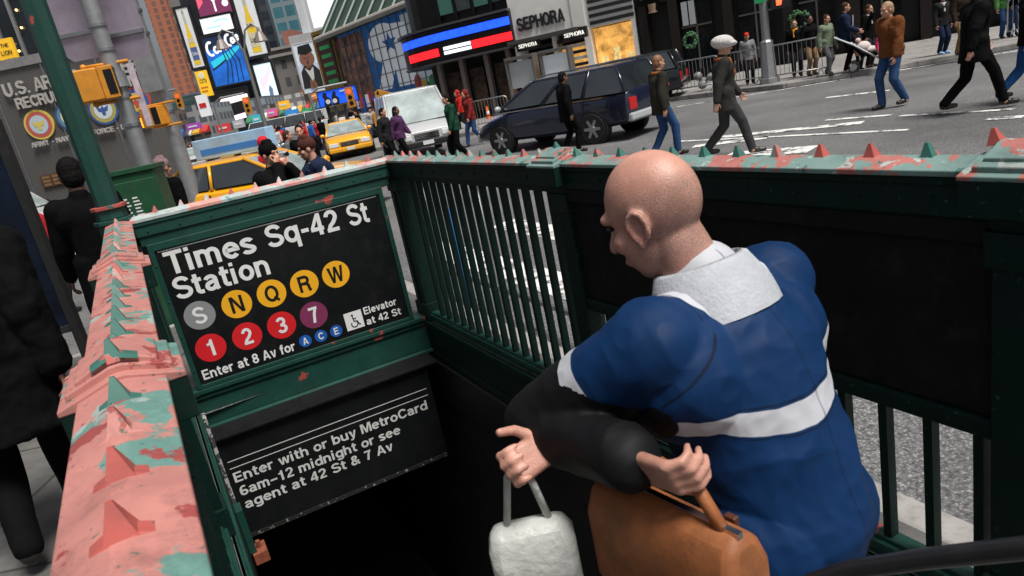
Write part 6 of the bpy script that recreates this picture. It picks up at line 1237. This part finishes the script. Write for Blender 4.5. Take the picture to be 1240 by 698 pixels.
a = on_z(1180, 136, 0); p('striding walker in a black coat and dark trousers in the road', tuple(a), (.95, -.1), 1.9, top=BLKC, hem=.7, bottom=BLKC, stride=.36, fat=1.4)
a = on_z(1248, 122, 0); p('walker in bright blue jeans cut by the right edge of the photo', tuple(a), (.95, -.1), 1.8, top=BLKC, bottom=cloth((.02, .08, .24)), stride=.38)
def kp_(px, py): return tuple(on_z(px, py, .15))
p('bystander with an orange scarf behind the barrier by the wreath', kp_(966, 93), (-.3, -1), 1.7, top=BLKC, scarf=cloth((.75, .3, .02)), hair=('short', HBR))
p('man in black jacket and tan trousers at the barrier end', kp_(983, 92), (.2, -1), 1.74, top=BLKC, bottom=TANC, hair=('short', HBK), skin=SK2)
p('woman in a pale green top beside the man in tan trousers', kp_(1003, 92), (.4, -.9), 1.66, top=cloth((.16, .2, .14)), bottom=cloth((.1, .1, .11)), hair=('short', HBR), stride=.12, fat=1.2)
tm = p('tall man in an open dark coat over a white shirt pushing the stroller', kp_(1025, 88), (.9, -.5), 1.88, top=NAVC, hem=.78, bottom=BLKC, hair=('short', HBR), rh=(.16, .33, 1.0), lh=(-.16, .33, 1.0), shoes=SHW)
q = MB(); tt = tm['tor']; q.prism([tt(x, .19, z) for x, z in ((-.045, 1.41), (.045, 1.41), (.05, 1.05), (-.05, 1.05))], (0, .02, 0)); q.v = [v * tm['s'] for v in q.v]; q.build('shirt_front', cloth((.6, .63, .68)), tm['t'])
p('small child in dark clothes standing behind the stroller', kp_(1040, 85), (.1, -1), 1.15, top=DRKC, bottom=DRKC, hair=('short', HBR))
p('woman in dark coat with pale scarf pointing to the right', kp_(1053, 82), (.5, -.85), 1.7, top=BLKC, hair=('long', HBR), lh=(.42, .42, 1.55), scarf=cloth((.6, .6, .55)), lcurl=8)
p('toddler in a pink suit standing right of the stroller', kp_(1068, 83), (.2, -1), .98, top=cloth((.5, .04, .12)), bottom=cloth((.5, .04, .12)), hair=('hood', cloth((.5, .3, .33))))
p('girl with long dark hair and blue white trainers on the far pavement', kp_(1141, 66), (.2, -1), 1.62, top=DRKC, bottom=NAVC, shoes=M('trainer_blue', (.25, .45, .7), .6), hair=('long', HBK), scarf=cloth((.5, .5, .5)))
mb_ = p('man in brown jacket and tan trousers holding a white bag', kp_(1163, 67), (.3, -1), 1.78, top=cloth((.03, .02, .015)), bottom=TANC, hair=('short', HBR), fat=1.3)
bag_at('white carrier bag in the hand of the man in tan trousers', mb_['M'] @ (mb_['wr'][-1] * mb_['s']), .3, .3, .15, M('white_plastic', (0, 0, 0)))
p('bystander in green top and jeans behind the lone right barrier', kp_(1217, 46), (-.2, -1), 1.72, top=cloth((.08, .2, .06)), bottom=JEAN, hair=('short', HBR))
p('bystander in dark top and jeans at the far right behind the barrier', kp_(1237, 43), (-.5, -1), 1.78, top=BLKC, bottom=JEAN, hair=('cap', BLKC))
p('bystander in a red cap and grey jacket behind the barriers', kp_(909, 102), (-.2, -1), 1.6, top=cloth((.2, .2, .21)), hair=('cap', cloth((.5, .03, .02))))
p('bystander in black leaning by the equipment bag', kp_(884, 106), (.4, -1), 1.65, top=BLKC, hair=('beanie', DRKC), lean=14)
a = on_y(26, 250, 9.5); p('person in a red coat beyond the kiosk and black coats', (a.x, 9.5, 0), (.3, 1), 1.66, top=cloth((.4, .02, .03)), hair=('short', HBK), fat=1.4)
a = on_z(540, 150, .0); p('passer by in a bright red anorak near the bank doors', tuple(on_y(560, 140, 31)) [:2] + (0,), (-.9, -.3), 1.74, top=cloth((.45, .03, .02)), hair=('hood', cloth((.4, .03, .02))), stride=.2)
# ---- stroller
sp = on_z(1049, 85, .15); t = thing('stroller', 'black folding stroller with white frame tube and a pale blanket', 'stroller', sp, R(-30))
for y in (-.22, .22):
    q = MB(); q.tube([(-.75, y, 1.02), (-.3, y, .75), (.42, y, .2)], .022, 8); q.build('frame_tube', M('white_tube', (.65, .66, .68), .3), t, smooth=True)
    q = MB(); q.tube([(-.28, y, .14), (.1, y, .5)], .016, 8); q.build('rear_leg', BLACK, t)
    for x, r in ((-.3, .15), (.45, .1)):
        q = MB(); c = Vector((x, y * 1.15, r))
        q.tube([c + Vector((math.cos(R(d)) * r * .88, 0, math.sin(R(d)) * r * .88)) for d in range(0, 361, 20)], r * .14, 6); o = q.build('wheel', TYRE, t, smooth=True); q = MB()
        q.disc(c + Vector((0, -.01, 0)), r * .6, X, Z, 14, depth=Vector((0, .02, 0))); q.build('rim', RIM, o)
q = MB(); q.tube([(-.75, -.22, 1.02), (-.78, 0, 1.03), (-.75, .22, 1.02)], .02, 8); q.build('handle', BLACK, t)
q = MB(); q.loft([[(-.35, -.2, .72), (-.35, .2, .72), (-.3, .2, .78), (-.3, -.2, .78)], [(-.1, -.2, .38), (-.1, .2, .38), (-.05, .2, .46), (-.05, -.2, .46)], [(.3, -.2, .36), (.3, .2, .36), (.3, .2, .43), (.3, -.2, .43)]]); q.build('seat', BLKC, t, smooth='auto')
q = MB(); q.ell((-.05, 0, .62), (.2, .17, .16)); q.ell((.15, 0, .52), (.2, .16, .1)); fluid(q, 'blanket', cloth((.55, .5, .48)), t, .015, .03)
bp = sp + Matrix.Rotation(R(-30), 3, 'Z') @ Vector((-.16, 0, .45)); q = MB(); q.ell((0, 0, .34), (.07, .075, .08)); q.cap((0, 0, .05), .1, (0, 0, .22), .08); q.cap((0, .09, .18), .035, (.14, .09, .12), .03); q.cap((0, -.09, .18), .035, (.14, -.09, .12), .03); q.cap((0, .05, .05), .05, (.22, .06, .03), .04); q.cap((0, -.05, .05), .05, (.22, -.06, .03), .04)
t = thing('person', 'baby in a pale hat sitting in the stroller', 'baby', bp, R(-30)); fluid(q, 'body', SK1, t, .012); q = MB(); q.ell((-.01, 0, .37), (.076, .08, .07)); fluid(q, 'hat', cloth((.6, .45, .45)), t, .012)
# ---- far crowd
cr = [p('tiny distant pedestrian in a black coat in the crowd down the avenue', (0, 0, 0), (0, -1), 1.75, top=BLKC, bottom=DRKC, vox=.03, feat=False, stride=.15, group='distant crowd down the avenue')['t'],
      p('tiny distant pedestrian in a red coat in the crowd down the avenue', (0, 0, 0), (0, -1), 1.7, top=cloth((.45, .03, .03)), vox=.03, feat=False, group='distant crowd down the avenue')['t'],
      p('tiny distant pedestrian in a pale coat in the crowd down the avenue', (0, 0, 0), (0, -1), 1.7, top=cloth((.45, .42, .4)), bottom=JEAN, vox=.03, feat=False, stride=.2, group='distant crowd down the avenue')['t'],
      p('tiny distant pedestrian in a blue coat in the crowd down the avenue', (0, 0, 0), (0, -1), 1.7, top=cloth((.03, .1, .35)), bottom=DRKC, vox=.03, feat=False, stride=.2, group='distant crowd down the avenue')['t']]
bake()
for i in range(72):
    Yd = rnd.uniform(38, 84); pxx = rnd.uniform(196, 470); g = on_y(pxx, 160, Yd); lc = (g.x, Yd, 0)
    if i < 4: cr[i].location = lc; cr[i].rotation_euler.z = rnd.uniform(0, 6)
    else: copy_thing(cr[rnd.choice((0, 0, 1, 2, 1, 3))], lc, rnd.uniform(0, 6))
